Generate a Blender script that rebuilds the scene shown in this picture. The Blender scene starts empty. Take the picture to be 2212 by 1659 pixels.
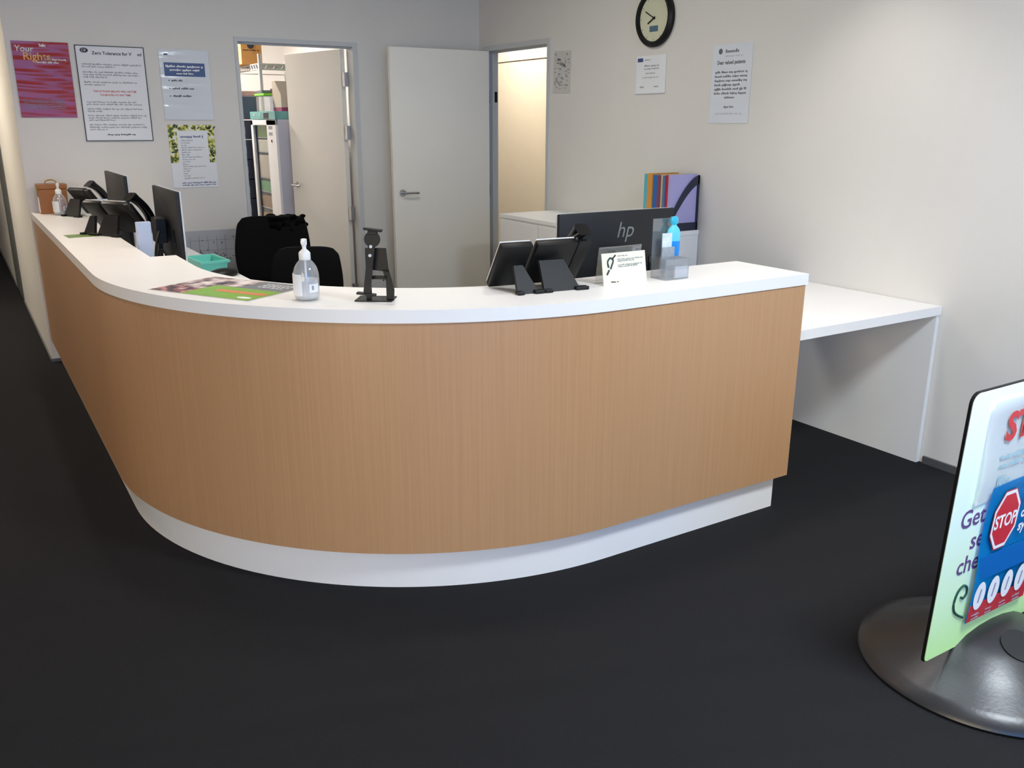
import bpy, bmesh, math, random
from mathutils import Vector, Matrix, Euler
random.seed(7)
PI = math.pi
SC = bpy.context.scene
COL = SC.collection

# ------------------------------------------------------------------ camera, world, big lights, exposure
CAM_P = (-3.6745, -6.3698, 1.5237)
YAW, PITCH, ROLL, FPX = math.radians(32.0412), math.radians(16.5902), math.radians(0.1345), 1892.26
def cam_axes():
    cy, sy, cp, sp = math.cos(YAW), math.sin(YAW), math.cos(PITCH), math.sin(PITCH)
    f = Vector((sy*cp, cy*cp, -sp)); r = Vector((cy, -sy, 0)); u = r.cross(f)
    cr, sr = math.cos(ROLL), math.sin(ROLL)
    return cr*r + sr*u, -sr*r + cr*u, f
_r, _u, _f = cam_axes()
cd = bpy.data.cameras.new('camera'); cam = bpy.data.objects.new('camera', cd); COL.objects.link(cam)
cam.matrix_world = Matrix(((_r.x, _u.x, -_f.x, CAM_P[0]), (_r.y, _u.y, -_f.y, CAM_P[1]), (_r.z, _u.z, -_f.z, CAM_P[2]), (0, 0, 0, 1)))
cd.sensor_fit = 'HORIZONTAL'; cd.sensor_width = 36.0; cd.lens = FPX*36.0/2212.0; cd.clip_start = 0.05
SC.camera = cam

w = bpy.data.worlds.new('overcast_sky'); SC.world = w; w.use_nodes = True
w.node_tree.nodes['Background'].inputs[0].default_value = (0.80, 0.90, 1.0, 1)
w.node_tree.nodes['Background'].inputs[1].default_value = 0.08

def area(name, loc, rot, sx, sy, power, col):
    l = bpy.data.lights.new(name, 'AREA'); l.shape = 'RECTANGLE'; l.size = sx; l.size_y = sy; l.energy = power; l.color = col
    o = bpy.data.objects.new(name, l); COL.objects.link(o); o.location = loc; o.rotation_euler = rot
    return o
# daylight entering by the shopfront window behind the camera, then an added side fill
# strengths (red, green, blue) of every light, added side and back fills included, in watts
LP = dict(window=(10, 47, 124), side=(168, 141, 93), p1=(80, 88, 95), dl=(4.1, 3.8, 3.6), p2=(2, 2, 2), p3=(2, 2, 2), store=(98, 89, 82), office=(39, 35, 31), corr=(58, 51, 41), mouth=(24, 17, 11), back=(21, 21, 19))
def pw(k):
    m = max(max(LP[k]), 1e-6); return m, tuple(v/m for v in LP[k])
area('window_daylight', (-3.8, -9.42, 1.45), (PI/2, 0, 0), 4.1, 2.1, *pw('window'))
area('side_window_daylight', (-6.42, -7.6, 1.5), (0, -PI/2, 0), 2.0, 3.2, *pw('side'))  # unseen side light, added to brighten the right wall and counter's left face

SC.view_settings.view_transform = 'Standard'; SC.view_settings.look = 'None'
SC.view_settings.gamma = 1.0; SC.view_settings.exposure = 0.0
SC.view_settings.use_curve_mapping = False
SC.cycles.max_bounces = 10; SC.cycles.diffuse_bounces = 5; SC.cycles.transparent_max_bounces = 16
SC.cycles.caustics_reflective = False; SC.cycles.caustics_refractive = False
SC.cycles.sample_clamp_indirect = 6.0

# ------------------------------------------------------------------ materials
MATS = {}
def lin(c):
    return tuple(((v/255.0)/12.92 if v/255.0 <= 0.04045 else ((v/255.0+0.055)/1.055)**2.4) for v in c) + (1.0,)
def mat(name, rgb, rough=0.5, metal=0.0, spec=0.5, var=0.0, vscale=8.0, bump=0.0, bscale=60.0, emit=None, estr=0.0, coat=0.0, stretch=None, raw=False):
    """principled with procedural colour variation and fine relief"""
    if name in MATS: return MATS[name]
    m = bpy.data.materials.new(name); m.use_nodes = True
    nt = m.node_tree; b = nt.nodes['Principled BSDF']
    c = tuple(rgb) + (1.0,) if raw else lin(rgb)
    b.inputs['Base Color'].default_value = c
    b.inputs['Roughness'].default_value = rough; b.inputs['Metallic'].default_value = metal
    b.inputs['Specular IOR Level'].default_value = spec
    b.inputs['Coat Weight'].default_value = coat; b.inputs['Coat Roughness'].default_value = 0.08
    if emit:
        b.inputs['Emission Color'].default_value = tuple(emit) + (1.0,); b.inputs['Emission Strength'].default_value = estr
    tc = nt.nodes.new('ShaderNodeTexCoord'); mp = nt.nodes.new('ShaderNodeMapping')
    nt.links.new(tc.outputs['Object'], mp.inputs['Vector'])
    if stretch: mp.inputs['Scale'].default_value = stretch
    n = nt.nodes.new('ShaderNodeTexNoise'); n.inputs['Scale'].default_value = vscale; n.inputs['Detail'].default_value = 4
    nt.links.new(mp.outputs['Vector'], n.inputs['Vector'])
    mx = nt.nodes.new('ShaderNodeMix'); mx.data_type = 'RGBA'
    v = max(var, 0.02)
    mx.inputs[6].default_value = tuple(x*(1-v) for x in c[:3]) + (1,); mx.inputs[7].default_value = tuple(min(1, x*(1+v)) for x in c[:3]) + (1,)
    nt.links.new(n.outputs['Fac'], mx.inputs[0]); nt.links.new(mx.outputs[2], b.inputs['Base Color'])
    if bump > 0:
        n2 = nt.nodes.new('ShaderNodeTexNoise'); n2.inputs['Scale'].default_value = bscale; n2.inputs['Detail'].default_value = 3
        nt.links.new(mp.outputs['Vector'], n2.inputs['Vector'])
        bp = nt.nodes.new('ShaderNodeBump'); bp.inputs['Strength'].default_value = bump; bp.inputs['Distance'].default_value = 0.004
        nt.links.new(n2.outputs['Fac'], bp.inputs['Height']); nt.links.new(bp.outputs['Normal'], b.inputs['Normal'])
    MATS[name] = m
    return m

def clear_mat(name, tint, gloss=0.08, rough=0.05, body=0.0, edge=0.6):
    """thin clear plastic / glass pane: transparent + fresnel gloss + a little milky body"""
    m = bpy.data.materials.new(name); m.use_nodes = True; nt = m.node_tree; nt.nodes.clear()
    out = nt.nodes.new('ShaderNodeOutputMaterial'); tr = nt.nodes.new('ShaderNodeBsdfTransparent'); tr.inputs[0].default_value = tuple(tint) + (1,)
    gl = nt.nodes.new('ShaderNodeBsdfGlossy'); gl.inputs['Roughness'].default_value = rough
    df = nt.nodes.new('ShaderNodeBsdfDiffuse'); df.inputs[0].default_value = (0.85, 0.88, 0.9, 1)
    lw = nt.nodes.new('ShaderNodeLayerWeight'); lw.inputs[0].default_value = 0.35
    ma = nt.nodes.new('ShaderNodeMath'); ma.operation = 'MULTIPLY_ADD'; ma.inputs[1].default_value = edge; ma.inputs[2].default_value = gloss
    nt.links.new(lw.outputs['Facing'], ma.inputs[0])
    m0 = nt.nodes.new('ShaderNodeMixShader'); m0.inputs[0].default_value = body
    nt.links.new(tr.outputs[0], m0.inputs[1]); nt.links.new(df.outputs[0], m0.inputs[2])
    m1 = nt.nodes.new('ShaderNodeMixShader'); nt.links.new(ma.outputs[0], m1.inputs[0])
    nt.links.new(m0.outputs[0], m1.inputs[1]); nt.links.new(gl.outputs[0], m1.inputs[2]); nt.links.new(m1.outputs[0], out.inputs[0])
    MATS[name] = m; return m

def wood_mat(name, c1, c2, c3):
    m = bpy.data.materials.new(name); m.use_nodes = True; nt = m.node_tree; b = nt.nodes['Principled BSDF']
    b.inputs['Roughness'].default_value = 0.36; b.inputs['Specular IOR Level'].default_value = 0.6
    tc = nt.nodes.new('ShaderNodeTexCoord'); mp = nt.nodes.new('ShaderNodeMapping'); mp.inputs['Scale'].default_value = (1, 1, 0.012)
    nt.links.new(tc.outputs['Object'], mp.inputs['Vector'])
    n = nt.nodes.new('ShaderNodeTexNoise'); n.inputs['Scale'].default_value = 130; n.inputs['Detail'].default_value = 3; n.inputs['Roughness'].default_value = 0.65
    n2 = nt.nodes.new('ShaderNodeTexNoise'); n2.inputs['Scale'].default_value = 14; n2.inputs['Detail'].default_value = 4
    nt.links.new(mp.outputs['Vector'], n.inputs['Vector']); nt.links.new(mp.outputs['Vector'], n2.inputs['Vector'])
    r = nt.nodes.new('ShaderNodeValToRGB'); e = r.color_ramp.elements
    e[0].position = 0.36; e[0].color = lin(c1); e[1].position = 0.62; e[1].color = lin(c2)
    mx = nt.nodes.new('ShaderNodeMix'); mx.data_type = 'RGBA'; mx.inputs[7].default_value = lin(c3)
    m2 = nt.nodes.new('ShaderNodeMath'); m2.operation = 'MULTIPLY'; m2.inputs[1].default_value = 0.7
    nt.links.new(n2.outputs['Fac'], m2.inputs[0]); nt.links.new(m2.outputs[0], mx.inputs[0])
    nt.links.new(n.outputs['Fac'], r.inputs[0]); nt.links.new(r.outputs[0], mx.inputs[6]); nt.links.new(mx.outputs[2], b.inputs['Base Color'])
    bp = nt.nodes.new('ShaderNodeBump'); bp.inputs['Strength'].default_value = 0.08; bp.inputs['Distance'].default_value = 0.002
    nt.links.new(n.outputs['Fac'], bp.inputs['Height']); nt.links.new(bp.outputs['Normal'], b.inputs['Normal'])
    MATS[name] = m; return m

M = dict(
    wall=mat('wall_paint', (216, 213, 208), 0.75, var=0.015, vscale=3, bump=0.05, bscale=140),
    ceil=mat('ceiling_paint', (205, 205, 202), 0.8, var=0.01, bump=0.05, bscale=90),
    carpet=mat('charcoal_carpet', (39, 39, 41), 0.95, spec=0.1, var=0.35, vscale=260, bump=0.9, bscale=420),
    white=mat('white_laminate', (240, 238, 235), 0.35, var=0.01, vscale=5),
    whitem=mat('white_melamine', (232, 232, 232), 0.45, var=0.01, vscale=5),
    desk=mat('white_desk_laminate', (240, 238, 236), 0.4, var=0.01),
    wood=wood_mat('oak_laminate', (180, 138, 98), (190, 147, 106), (185, 142, 101)),
    door=mat('door_paint', (238, 235, 227), 0.5, var=0.012, vscale=4),
    frame=mat('grey_door_frame', (192, 195, 196), 0.45, var=0.02),
    greydoor=mat('grey_door', (92, 94, 92), 0.5, var=0.02),
    chrome=mat('brushed_steel', (190, 190, 190), 0.25, metal=1.0, var=0.03),
    alu=mat('aluminium_skirting', (120, 122, 124), 0.35, metal=0.6, var=0.03),
    black=mat('black_plastic', (11, 11, 12), 0.45, spec=.3, var=0.05, vscale=30, bump=0.05, bscale=400),
    blackgloss=mat('black_gloss', (14, 14, 15), 0.15, var=0.05),
    dark=mat('dark_grey_plastic', (24, 24, 25), 0.5, spec=.3, var=0.04),
    monback=mat('monitor_back', (18, 20, 24), 0.5, spec=.35, var=0.04),
    silver=mat('silver_plastic', (200, 204, 210), 0.3, var=0.02),
    screen=mat('dark_screen', (8, 9, 12), 0.08, var=0.1),
    fabric=mat('black_fabric', (14, 14, 15), 0.95, spec=0.15, var=0.3, vscale=120, bump=0.5, bscale=260),
    wool=mat('black_wool', (9, 9, 10), 1.0, spec=0.05, var=0.3, vscale=90, bump=0.9, bscale=160),
    paper=mat('white_paper', (226, 228, 232), 0.6, var=0.01),
    laminated=mat('laminated_paper', (214, 220, 228), 0.12, var=0.015, bump=0.25, bscale=14, coat=0.5),
    ink=mat('black_ink', (40, 42, 48), 0.6), greyink=mat('grey_ink', (140, 143, 150), 0.6), paleink=mat('pale_ink', (176, 180, 190), 0.6),
    redink=mat('red_ink', (190, 70, 60), 0.6), blueink=mat('blue_ink', (52, 72, 122), 0.4), navy=mat('navy_print', (52, 78, 128), 0.3),
    whiteink=mat('white_ink', (240, 240, 240), 0.5), goldink=mat('gold_ink', (226, 176, 96), 0.5),
    redposter=mat('red_glossy_poster', (158, 32, 28), 0.24, var=0.12, vscale=6, coat=0.3),
    cream=mat('cream_card', (232, 232, 206), 0.4, var=0.01),
    teal=mat('teal_plastic', (112, 206, 190), 0.35, var=0.03), tealm=mat('teal_metal', (92, 150, 146), 0.4, var=0.03),
    cardboard=mat('cardboard', (196, 142, 80), 0.8, var=0.06, vscale=20),
    brownwood=mat('brown_box_wood', (150, 92, 34), 0.45, var=0.15, vscale=30, stretch=(1, 1, 6)),
    brass=mat('brass', (190, 150, 70), 0.3, metal=1.0),
    lilac=mat('lilac_panel', (196, 194, 204), 0.4, var=0.01), paleblue=mat('pale_blue_panel', (176, 188, 210), 0.4, var=0.02),
    purple=mat('lilac_folder', (168, 160, 208), 0.5, var=0.03), navyp=mat('navy_plastic', (32, 36, 58), 0.35, var=0.04),
    rackw=mat('grey_wire_coating', (196, 194, 190), .4, metal=.3, var=.03),
    warmdoor=mat('cream_door', (232, 222, 200), 0.5, var=0.012),
)
clear_mat('clear_plastic', (0.96, 0.97, 0.98), 0.04, 0.06, 0.22)
clear_mat('clear_gel', (0.95, 0.96, 0.97), 0.03, 0.1, 0.45)
clear_mat('window_glass', (0.97, 0.98, 0.98), 0.03, 0.02, 0.0, 0.2)
clear_mat('acrylic', (0.93, 0.95, 0.97), 0.05, 0.05, 0.07)

# ------------------------------------------------------------------ mesh helpers
def B(): return bmesh.new()
def xf(bm, verts, loc=None, rot=None):
    if rot is not None:
        R = Euler(rot).to_matrix() if not isinstance(rot, Matrix) else rot
        for v in verts: v.co = R @ v.co
    if loc is not None:
        L = Vector(loc)
        for v in verts: v.co += L
def box(bm, c, s, rot=None, bev=0.0, seg=2):
    r = bmesh.ops.create_cube(bm, size=1.0); vs = r['verts']
    for v in vs: v.co = Vector((v.co.x*s[0], v.co.y*s[1], v.co.z*s[2]))
    if bev > 0:
        es = list({e for v in vs for e in v.link_edges})
        g = bmesh.ops.bevel(bm, geom=es, offset=min(bev, min(s)*0.45), segments=seg, affect='EDGES', profile=0.5)
        vs = list({v for f in g['faces'] for v in f.verts} | {v for v in vs if v.is_valid})
        comp = set(vs); st = list(vs)
        while st:
            a = st.pop()
            for e in a.link_edges:
                o = e.other_vert(a)
                if o not in comp: comp.add(o); st.append(o)
        vs = list(comp)
    xf(bm, vs, c, rot); return vs
def bx(bm, x0, x1, y0, y1, z0, z1, bev=0.0):
    return box(bm, ((x0+x1)/2, (y0+y1)/2, (z0+z1)/2), (abs(x1-x0), abs(y1-y0), abs(z1-z0)), None, bev)
def cyl(bm, c, r, h, axis='z', n=24, r2=None, rot=None):
    g = bmesh.ops.create_cone(bm, cap_ends=True, cap_tris=False, segments=n, radius1=r, radius2=r if r2 is None else r2, depth=h); vs = g['verts']
    if axis == 'x': xf(bm, vs, None, (0, PI/2, 0))
    if axis == 'y': xf(bm, vs, None, (PI/2, 0, 0))
    xf(bm, vs, c, rot); return vs
def ball(bm, c, s, n=16):
    g = bmesh.ops.create_uvsphere(bm, u_segments=n, v_segments=max(8, n//2), radius=1.0)
    for v in g['verts']: v.co = Vector((v.co.x*s[0], v.co.y*s[1], v.co.z*s[2])) + Vector(c)
    return g['verts']
def lathe(bm, prof, c=(0, 0, 0), n=36, sy=1.0, a0=0.0, a1=2*PI):
    full = abs(a1-a0-2*PI) < 1e-6; k = n if full else n+1; rings = []
    for (r, z) in prof:
        if r < 1e-6: rings.append([bm.verts.new((c[0], c[1], c[2]+z))])
        else: rings.append([bm.verts.new((c[0]+r*math.cos(a0+(a1-a0)*i/n), c[1]+sy*r*math.sin(a0+(a1-a0)*i/n), c[2]+z)) for i in range(k)])
    for a, b in zip(rings[:-1], rings[1:]):
        for i in range(k if full else k-1):
            j = (i+1) % k
            if len(a) == 1 and len(b) == 1: continue
            if len(a) == 1: bm.faces.new((a[0], b[j], b[i]))
            elif len(b) == 1: bm.faces.new((a[i], a[j], b[0]))
            else: bm.faces.new((a[i], a[j], b[j], b[i]))
def prism(bm, pts, z0, z1, axis='z'):
    """polygon pts extruded; axis z: pts=(x,y); axis y: pts=(x,z) from y=z0 to z1; axis x: pts=(y,z)"""
    def P(p, h):
        return (p[0], p[1], h) if axis == 'z' else ((p[0], h, p[1]) if axis == 'y' else (h, p[0], p[1]))
    a = [bm.verts.new(P(p, z0)) for p in pts]; b = [bm.verts.new(P(p, z1)) for p in pts]; n = len(pts)
    bm.faces.new(a[::-1]); bm.faces.new(b)
    for i in range(n): bm.faces.new((a[i], a[(i+1) % n], b[(i+1) % n], b[i]))
    return a + b
def ribbon(bm, outer, inner, z0, z1):
    """closed slab between two open polylines of equal count"""
    n = len(outer)
    ob = [bm.verts.new((p[0], p[1], z0)) for p in outer]; ot = [bm.verts.new((p[0], p[1], z1)) for p in outer]
    ib = [bm.verts.new((p[0], p[1], z0)) for p in inner]; it = [bm.verts.new((p[0], p[1], z1)) for p in inner]
    for i in range(n-1):
        bm.faces.new((ob[i], ob[i+1], ot[i+1], ot[i])); bm.faces.new((ib[i+1], ib[i], it[i], it[i+1]))
        bm.faces.new((ot[i], ot[i+1], it[i+1], it[i])); bm.faces.new((ob[i+1], ob[i], ib[i], ib[i+1]))
    bm.faces.new((ob[0], ot[0], it[0], ib[0])); bm.faces.new((ob[-1], ib[-1], it[-1], ot[-1]))
def tube(bm, pts, r, n=8):
    pts = [Vector(p) for p in pts]; rings = []
    for i, p in enumerate(pts):
        t = (pts[min(i+1, len(pts)-1)] - pts[max(i-1, 0)]).normalized()
        a = t.cross(Vector((0, 0, 1)))
        if a.length < 1e-3: a = t.cross(Vector((1, 0, 0)))
        a.normalize(); b = t.cross(a)
        rings.append([bm.verts.new(p + r*(math.cos(2*PI*k/n)*a + math.sin(2*PI*k/n)*b)) for k in range(n)])
    for A, C in zip(rings[:-1], rings[1:]):
        for k in range(n): bm.faces.new((A[k], A[(k+1) % n], C[(k+1) % n], C[k]))
    bm.faces.new(rings[0][::-1]); bm.faces.new(rings[-1])
def smooth_path(pts, k=8):
    P = [Vector(p) for p in pts]; out = []
    for i in range(len(P)-1):
        p0, p1, p2, p3 = P[max(i-1, 0)], P[i], P[i+1], P[min(i+2, len(P)-1)]
        for j in range(k):
            t = j/k
            out.append(0.5*((2*p1) + (p2-p0)*t + (2*p0-5*p1+4*p2-p3)*t*t + (3*p1-p0-3*p2+p3)*t**3))
    out.append(P[-1]); return out
def obj(name, bm, m, parent=None, smooth=None, loc=None, rot=None):
    bmesh.ops.recalc_face_normals(bm, faces=bm.faces[:])
    me = bpy.data.meshes.new(name); bm.to_mesh(me); bm.free()
    if smooth:
        for p in me.polygons: p.use_smooth = True
        try: me.set_sharp_from_angle(angle=math.radians(smooth))
        except Exception: pass
    me.materials.append(MATS[m] if isinstance(m, str) and m in MATS else (M[m] if isinstance(m, str) else m))
    o = bpy.data.objects.new(name, me); COL.objects.link(o)
    if parent: o.parent = parent
    if loc: o.location = loc
    if rot: o.rotation_euler = rot
    if name in PRINT: o['kind'] = 'stuff'
    return o
PRINT = {'small_print','footer_print','body_print','header_print','bullet_print','handwriting','print','faint_print','hour_marks','leaves','white_print','strip_print','oval_icons','blue_print','ear_symbol'}
def tag(o, label, cat=None, group=None, kind=None):
    o['label'] = label
    if cat: o['category'] = cat
    if group: o['group'] = group
    if kind: o['kind'] = kind
    return o
def thing(name, label, cat, loc=(0, 0, 0), rz=0.0, group=None, kind=None):
    o = bpy.data.objects.new(name, None); COL.objects.link(o); o.empty_display_size = 0.05
    o.location = loc; o.rotation_euler = (0, 0, rz)
    return tag(o, label, cat, group, kind)
def struct(name, bm, m, label, cat):
    return tag(obj(name, bm, m), label, cat, kind='structure')
def textmesh(bm, s, x, z, size, y=0.0, align='LEFT', shear=0.0, sx=1.0, rot=0.0, bold=0.0):
    """lettering in the XZ plane facing -Y, added to bm"""
    cu = bpy.data.curves.new('t', 'FONT'); cu.body = s; cu.size = size; cu.align_x = align; cu.shear = shear; cu.offset = bold; cu.resolution_u = 3
    o = bpy.data.objects.new('t', cu); COL.objects.link(o)
    bpy.context.view_layer.update()
    me = bpy.data.meshes.new_from_object(o.evaluated_get(bpy.context.evaluated_depsgraph_get()))
    n0 = len(bm.verts); bm.from_mesh(me); bm.verts.ensure_lookup_table()
    for v in bm.verts[n0:]:
        a, b = v.co.x*sx, v.co.y
        v.co = Vector((x + a*math.cos(rot) - b*math.sin(rot), y, z + a*math.sin(rot) + b*math.cos(rot)))
    bpy.data.objects.remove(o); bpy.data.meshes.remove(me); bpy.data.curves.remove(cu)
def rect(bm, x0, x1, z0, z1, y):
    f = bm.faces.new([bm.verts.new(p) for p in ((x0, y, z0), (x1, y, z0), (x1, y, z1), (x0, y, z1))]); return f
def words(bm, x0, x1, z, h, y, fill=1.0, seed=None):
    """one line of unreadably small print: a row of word-length marks"""
    rr = random.Random(seed if seed is not None else int(1e6*(abs(z)+abs(x0)+fill)))
    x = x0; end = x0 + (x1-x0)*fill
    while x < end-0.004:
        wd = min(rr.uniform(2.0, 6.5)*h, end-x)
        k = max(1, int(wd/(h*0.62)))
        for i in range(k):
            a = x + i*wd/k
            rect(bm, a, a+wd/k*0.72, z + (0 if rr.random() < .8 else -h*.25), z + h*(0.62 if rr.random() < .7 else 0.95), y)
        x += wd + h*0.55

# ------------------------------------------------------------------ room shell
CEIL = 2.70
XL = -3.28                               # left outer corner of the back wall
bm = B(); bx(bm, -6.6, 3.2, -9.7, 7.0, -0.1, 0.0)
struct('floor', bm, 'carpet', 'dark charcoal carpet covering the whole floor', 'floor')
bm = B(); bx(bm, -6.6, 3.2, -9.7, 7.0, CEIL, CEIL+0.1)
struct('ceiling', bm, 'ceil', 'flat white ceiling above the reception area', 'ceiling')
D1L, D1R, D1H = -1.89, -1.065, 2.05      # storeroom opening in the back wall
bm = B()
bx(bm, XL, D1L-.02, 0, 0.1, 0, CEIL); bx(bm, D1R+.02, 0.1, 0, 0.1, 0, CEIL); bx(bm, D1L-.02, D1R+.02, 0, 0.1, D1H+.02, CEIL)
struct('wall_back', bm, 'wall', 'off-white back wall with posters and the storeroom doorway', 'wall')
D2A, D2B, D2H = -0.105, -0.965, 2.055    # office opening in the right wall
bm = B()
bx(bm, 0, 0.1, D2A+.02, 0, 0, CEIL); bx(bm, 0, 0.1, -9.6, D2B-.02, 0, CEIL); bx(bm, 0, 0.1, D2B-.02, D2A+.02, D2H+.02, CEIL)
struct('wall_right', bm, 'wall', 'off-white right wall with the round clock on it', 'wall')
CD0, CD1 = 2.35, 3.22                    # grey door in the corridor wall
bm = B()
bx(bm, XL, XL+0.1, 0.1, CD0, 0, CEIL); bx(bm, XL, XL+0.1, CD1, 6.8, 0, CEIL); bx(bm, XL, XL+0.1, CD0, CD1, 2.05, CEIL)
struct('wall_corridor', bm, 'wall', 'warm off-white corridor wall behind the counter end, running away to the left', 'wall')
bm = B(); bx(bm, -5.0, -4.9, 0, 6.8, 0, CEIL); bx(bm, -6.6, -4.9, 0, 0.1, 0, CEIL)
struct('wall_left', bm, 'wall', 'off-white wall on the far side of the corridor', 'wall')
bm = B(); bx(bm, -5.0, XL+0.1, 6.8, 6.9, 0, CEIL)
struct('wall_corridor_end', bm, 'wall', 'off-white wall closing the far end of the corridor', 'wall')
bm = B(); bx(bm, -6.7, -6.6, -9.6, -9.3, 0, CEIL); bx(bm, -6.7, -6.6, -5.9, 0.1, 0, CEIL); bx(bm, -6.7, -6.6, -9.3, -5.9, 0, .45); bx(bm, -6.7, -6.6, -9.3, -5.9, 2.55, CEIL)
struct('wall_outer', bm, 'wall', 'off-white outer wall of the waiting area', 'wall')
WX0, WX1, WZ0, WZ1 = -5.95, -1.65, 0.35, 2.55
bm = B()
bx(bm, -6.7, WX0, -9.7, -9.6, 0, CEIL); bx(bm, WX1, 0.1, -9.7, -9.6, 0, CEIL); bx(bm, WX0, WX1, -9.7, -9.6, 0, WZ0); bx(bm, WX0, WX1, -9.7, -9.6, WZ1, CEIL)
struct('wall_front', bm, 'wall', 'front wall with the wide shop window', 'wall')
win = thing('window_1', 'wide aluminium framed shop window in the front wall', 'window', kind='structure')
bm = B(); bx(bm, WX0, WX1, -9.68, -9.62, WZ0, WZ0+.06); bx(bm, WX0, WX1, -9.68, -9.62, WZ1-.06, WZ1)
for i in range(4): bx(bm, WX0+(WX1-WX0-.06)*i/3, WX0+(WX1-WX0-.06)*i/3+.06, -9.68, -9.62, WZ0, WZ1)
obj('window_frame', bm, 'alu', win)
for i in range(3):
    bm = B(); a = WX0+.06+(WX1-WX0-.06)*i/3; bx(bm, a, a+(WX1-WX0-.06)/3-.06, -9.655, -9.647, WZ0+.06, WZ1-.06); obj('pane', bm, 'window_glass', win)
win = thing('window_2', 'aluminium framed window in the outer wall of the waiting area', 'window', kind='structure')  # made-up window framing the added side light
bm = B(); bx(bm, -6.68, -6.62, -9.3, -5.9, .45, .51); bx(bm, -6.68, -6.62, -9.3, -5.9, 2.49, 2.55)
for i in range(3): bx(bm, -6.68, -6.62, -9.3+3.34*i/2, -9.24+3.34*i/2, .45, 2.55)
obj('window_frame', bm, 'alu', win)
for i in range(2):
    bm = B(); bx(bm, -6.655, -6.647, -9.24+3.34*i/2, -9.3+3.34*(i+1)/2, .51, 2.49); obj('pane', bm, 'window_glass', win)
# storeroom and office shells
bm = B(); bx(bm, -2.9, -0.5, 3.1, 3.2, 0, CEIL); bx(bm, -0.55, -0.45, 0.1, 3.1, 0, CEIL); bx(bm, -3.0, -2.9, 0.1, 3.2, 0, CEIL)
struct('wall_storeroom', bm, 'wall', 'cream storeroom wall seen through the left doorway', 'wall')
bm = B(); bx(bm, 1.12, 1.22, -2.2, 2.6, 0, CEIL); bx(bm, 0.1, 1.12, -2.2, -2.1, 0, CEIL); bx(bm, -0.45, 1.12, 2.5, 2.6, 0, CEIL)
struct('wall_office', bm, 'wall', 'cream wall of the lit office behind the right doorway', 'wall')
# skirting
bm = B(); bx(bm, -0.012, 0, -9.6, -4.14, 0, 0.035); struct('baseboard_right', bm, 'alu', 'thin grey metal skirting along the right wall', 'skirting')
bm = B(); bx(bm, XL-0.01, XL, 0.0, CD0, 0, 0.02); bx(bm, XL-0.01, XL, CD1, 6.8, 0, 0.02); bx(bm, XL-0.01, XL+.06, -0.012, 0, 0, 0.02)
struct('baseboard_corridor', bm, 'alu', 'thin metal skirting along the corridor wall', 'skirting')

def lever(parent, x, y, z, side, out):
    """lever handle: rose, neck, lever; side=+1 lever points +x, out=-1 faces -y"""
    h = B(); cyl(h, (x, y+out*.005, z), 0.026, 0.01, 'y', 24); cyl(h, (x, y+out*.025, z), 0.009, 0.04, 'y', 12)
    tube(h, smooth_path([(x, y+out*.046, z), (x+side*.02, y+out*.05, z), (x+side*.07, y+out*.05, z), (x+side*.115, y+out*.044, z-.002)], 4), 0.0085, 10)
    return obj('handle', h, 'chrome', parent, 40)

# door 1: storeroom door, opened inwards, hinged on the right
d1 = thing('door_1', 'white storeroom door standing open inwards with lever handle and steel hinges', 'door', (0, 0, 0), kind='structure')
bm = B()
bx(bm, D1L-.024, D1L, -.010, .110, 0, D1H); bx(bm, D1R, D1R+.035, -.010, .110, 0, D1H); bx(bm, D1L-.024, D1R+.035, -.010, .110, D1H, D1H+.03)
bx(bm, D1L, D1L+.012, .04, .07, 0, D1H); bx(bm, D1L+.012, D1R, .04, .07, D1H-.012, D1H)
obj('door_frame', bm, 'frame', d1)
leafpiv = Vector((D1R-.035, 0.150, 0)); ang = math.radians(78)
lf = bpy.data.objects.new('door_leaf', None)
bm = B(); bx(bm, -0.79, 0, 0, 0.038, 0.01, D1H-.006, .002)
leaf = obj('door_leaf', bm, 'door', d1); leaf.location = leafpiv; leaf.rotation_euler = (0, 0, -ang)
lever(leaf, -0.73, 0.038, 1.03, 1, 1); lever(leaf, -0.73, 0.0, 1.03, 1, -1)
for z in (0.25, 0.85, 1.45, 1.83):
    bm = B(); cyl(bm, (D1R-.016, .128, z), .009, .1, 'z', 12); bx(bm, D1R-.030, D1R-.001, .095, .15, z-.05, z+.05); obj('hinge', bm, 'chrome', d1)
# door 2: office door, opened into the reception, parallel to the back wall
d2 = thing('door_2', 'plain white door folded open against the back wall beside the lit office', 'door', (0, 0, 0), kind='structure')
bm = B()
bx(bm, -.012, .110, D2A, D2A+.035, 0, D2H); bx(bm, -.012, .110, D2B-.03, D2B, 0, D2H); bx(bm, -.012, .110, D2B-.03, D2A+.035, D2H, D2H+.035)
bx(bm, .05, .07, D2A-.012, D2A, 0, D2H-.012); bx(bm, .05, .07, D2B, D2B+.012, 0, D2H-.012); bx(bm, .05, .07, D2B, D2A, D2H-.012, D2H)
obj('door_frame', bm, 'frame', d2)
bm = B(); bx(bm, -0.86, -0.025, -0.196, -0.158, 0.01, D2H-.004, .002); leaf2 = obj('door_leaf', bm, 'door', d2)
lever(leaf2, -0.79, -0.196, 1.015, 1, -1)
for z in (0.3, 1.0, 1.72):
    bm = B(); cyl(bm, (-.016, -.15, z), .008, .1, 'z', 12); bx(bm, -.014, .03, D2A-.004, D2A-.001, z-.05, z+.05); obj('hinge', bm, 'chrome', d2)
bm = B(); bx(bm, .074, .10, D2A-.004, D2A, 1.68, 1.76); obj('strike_plate', bm, 'dark', d2)
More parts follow.
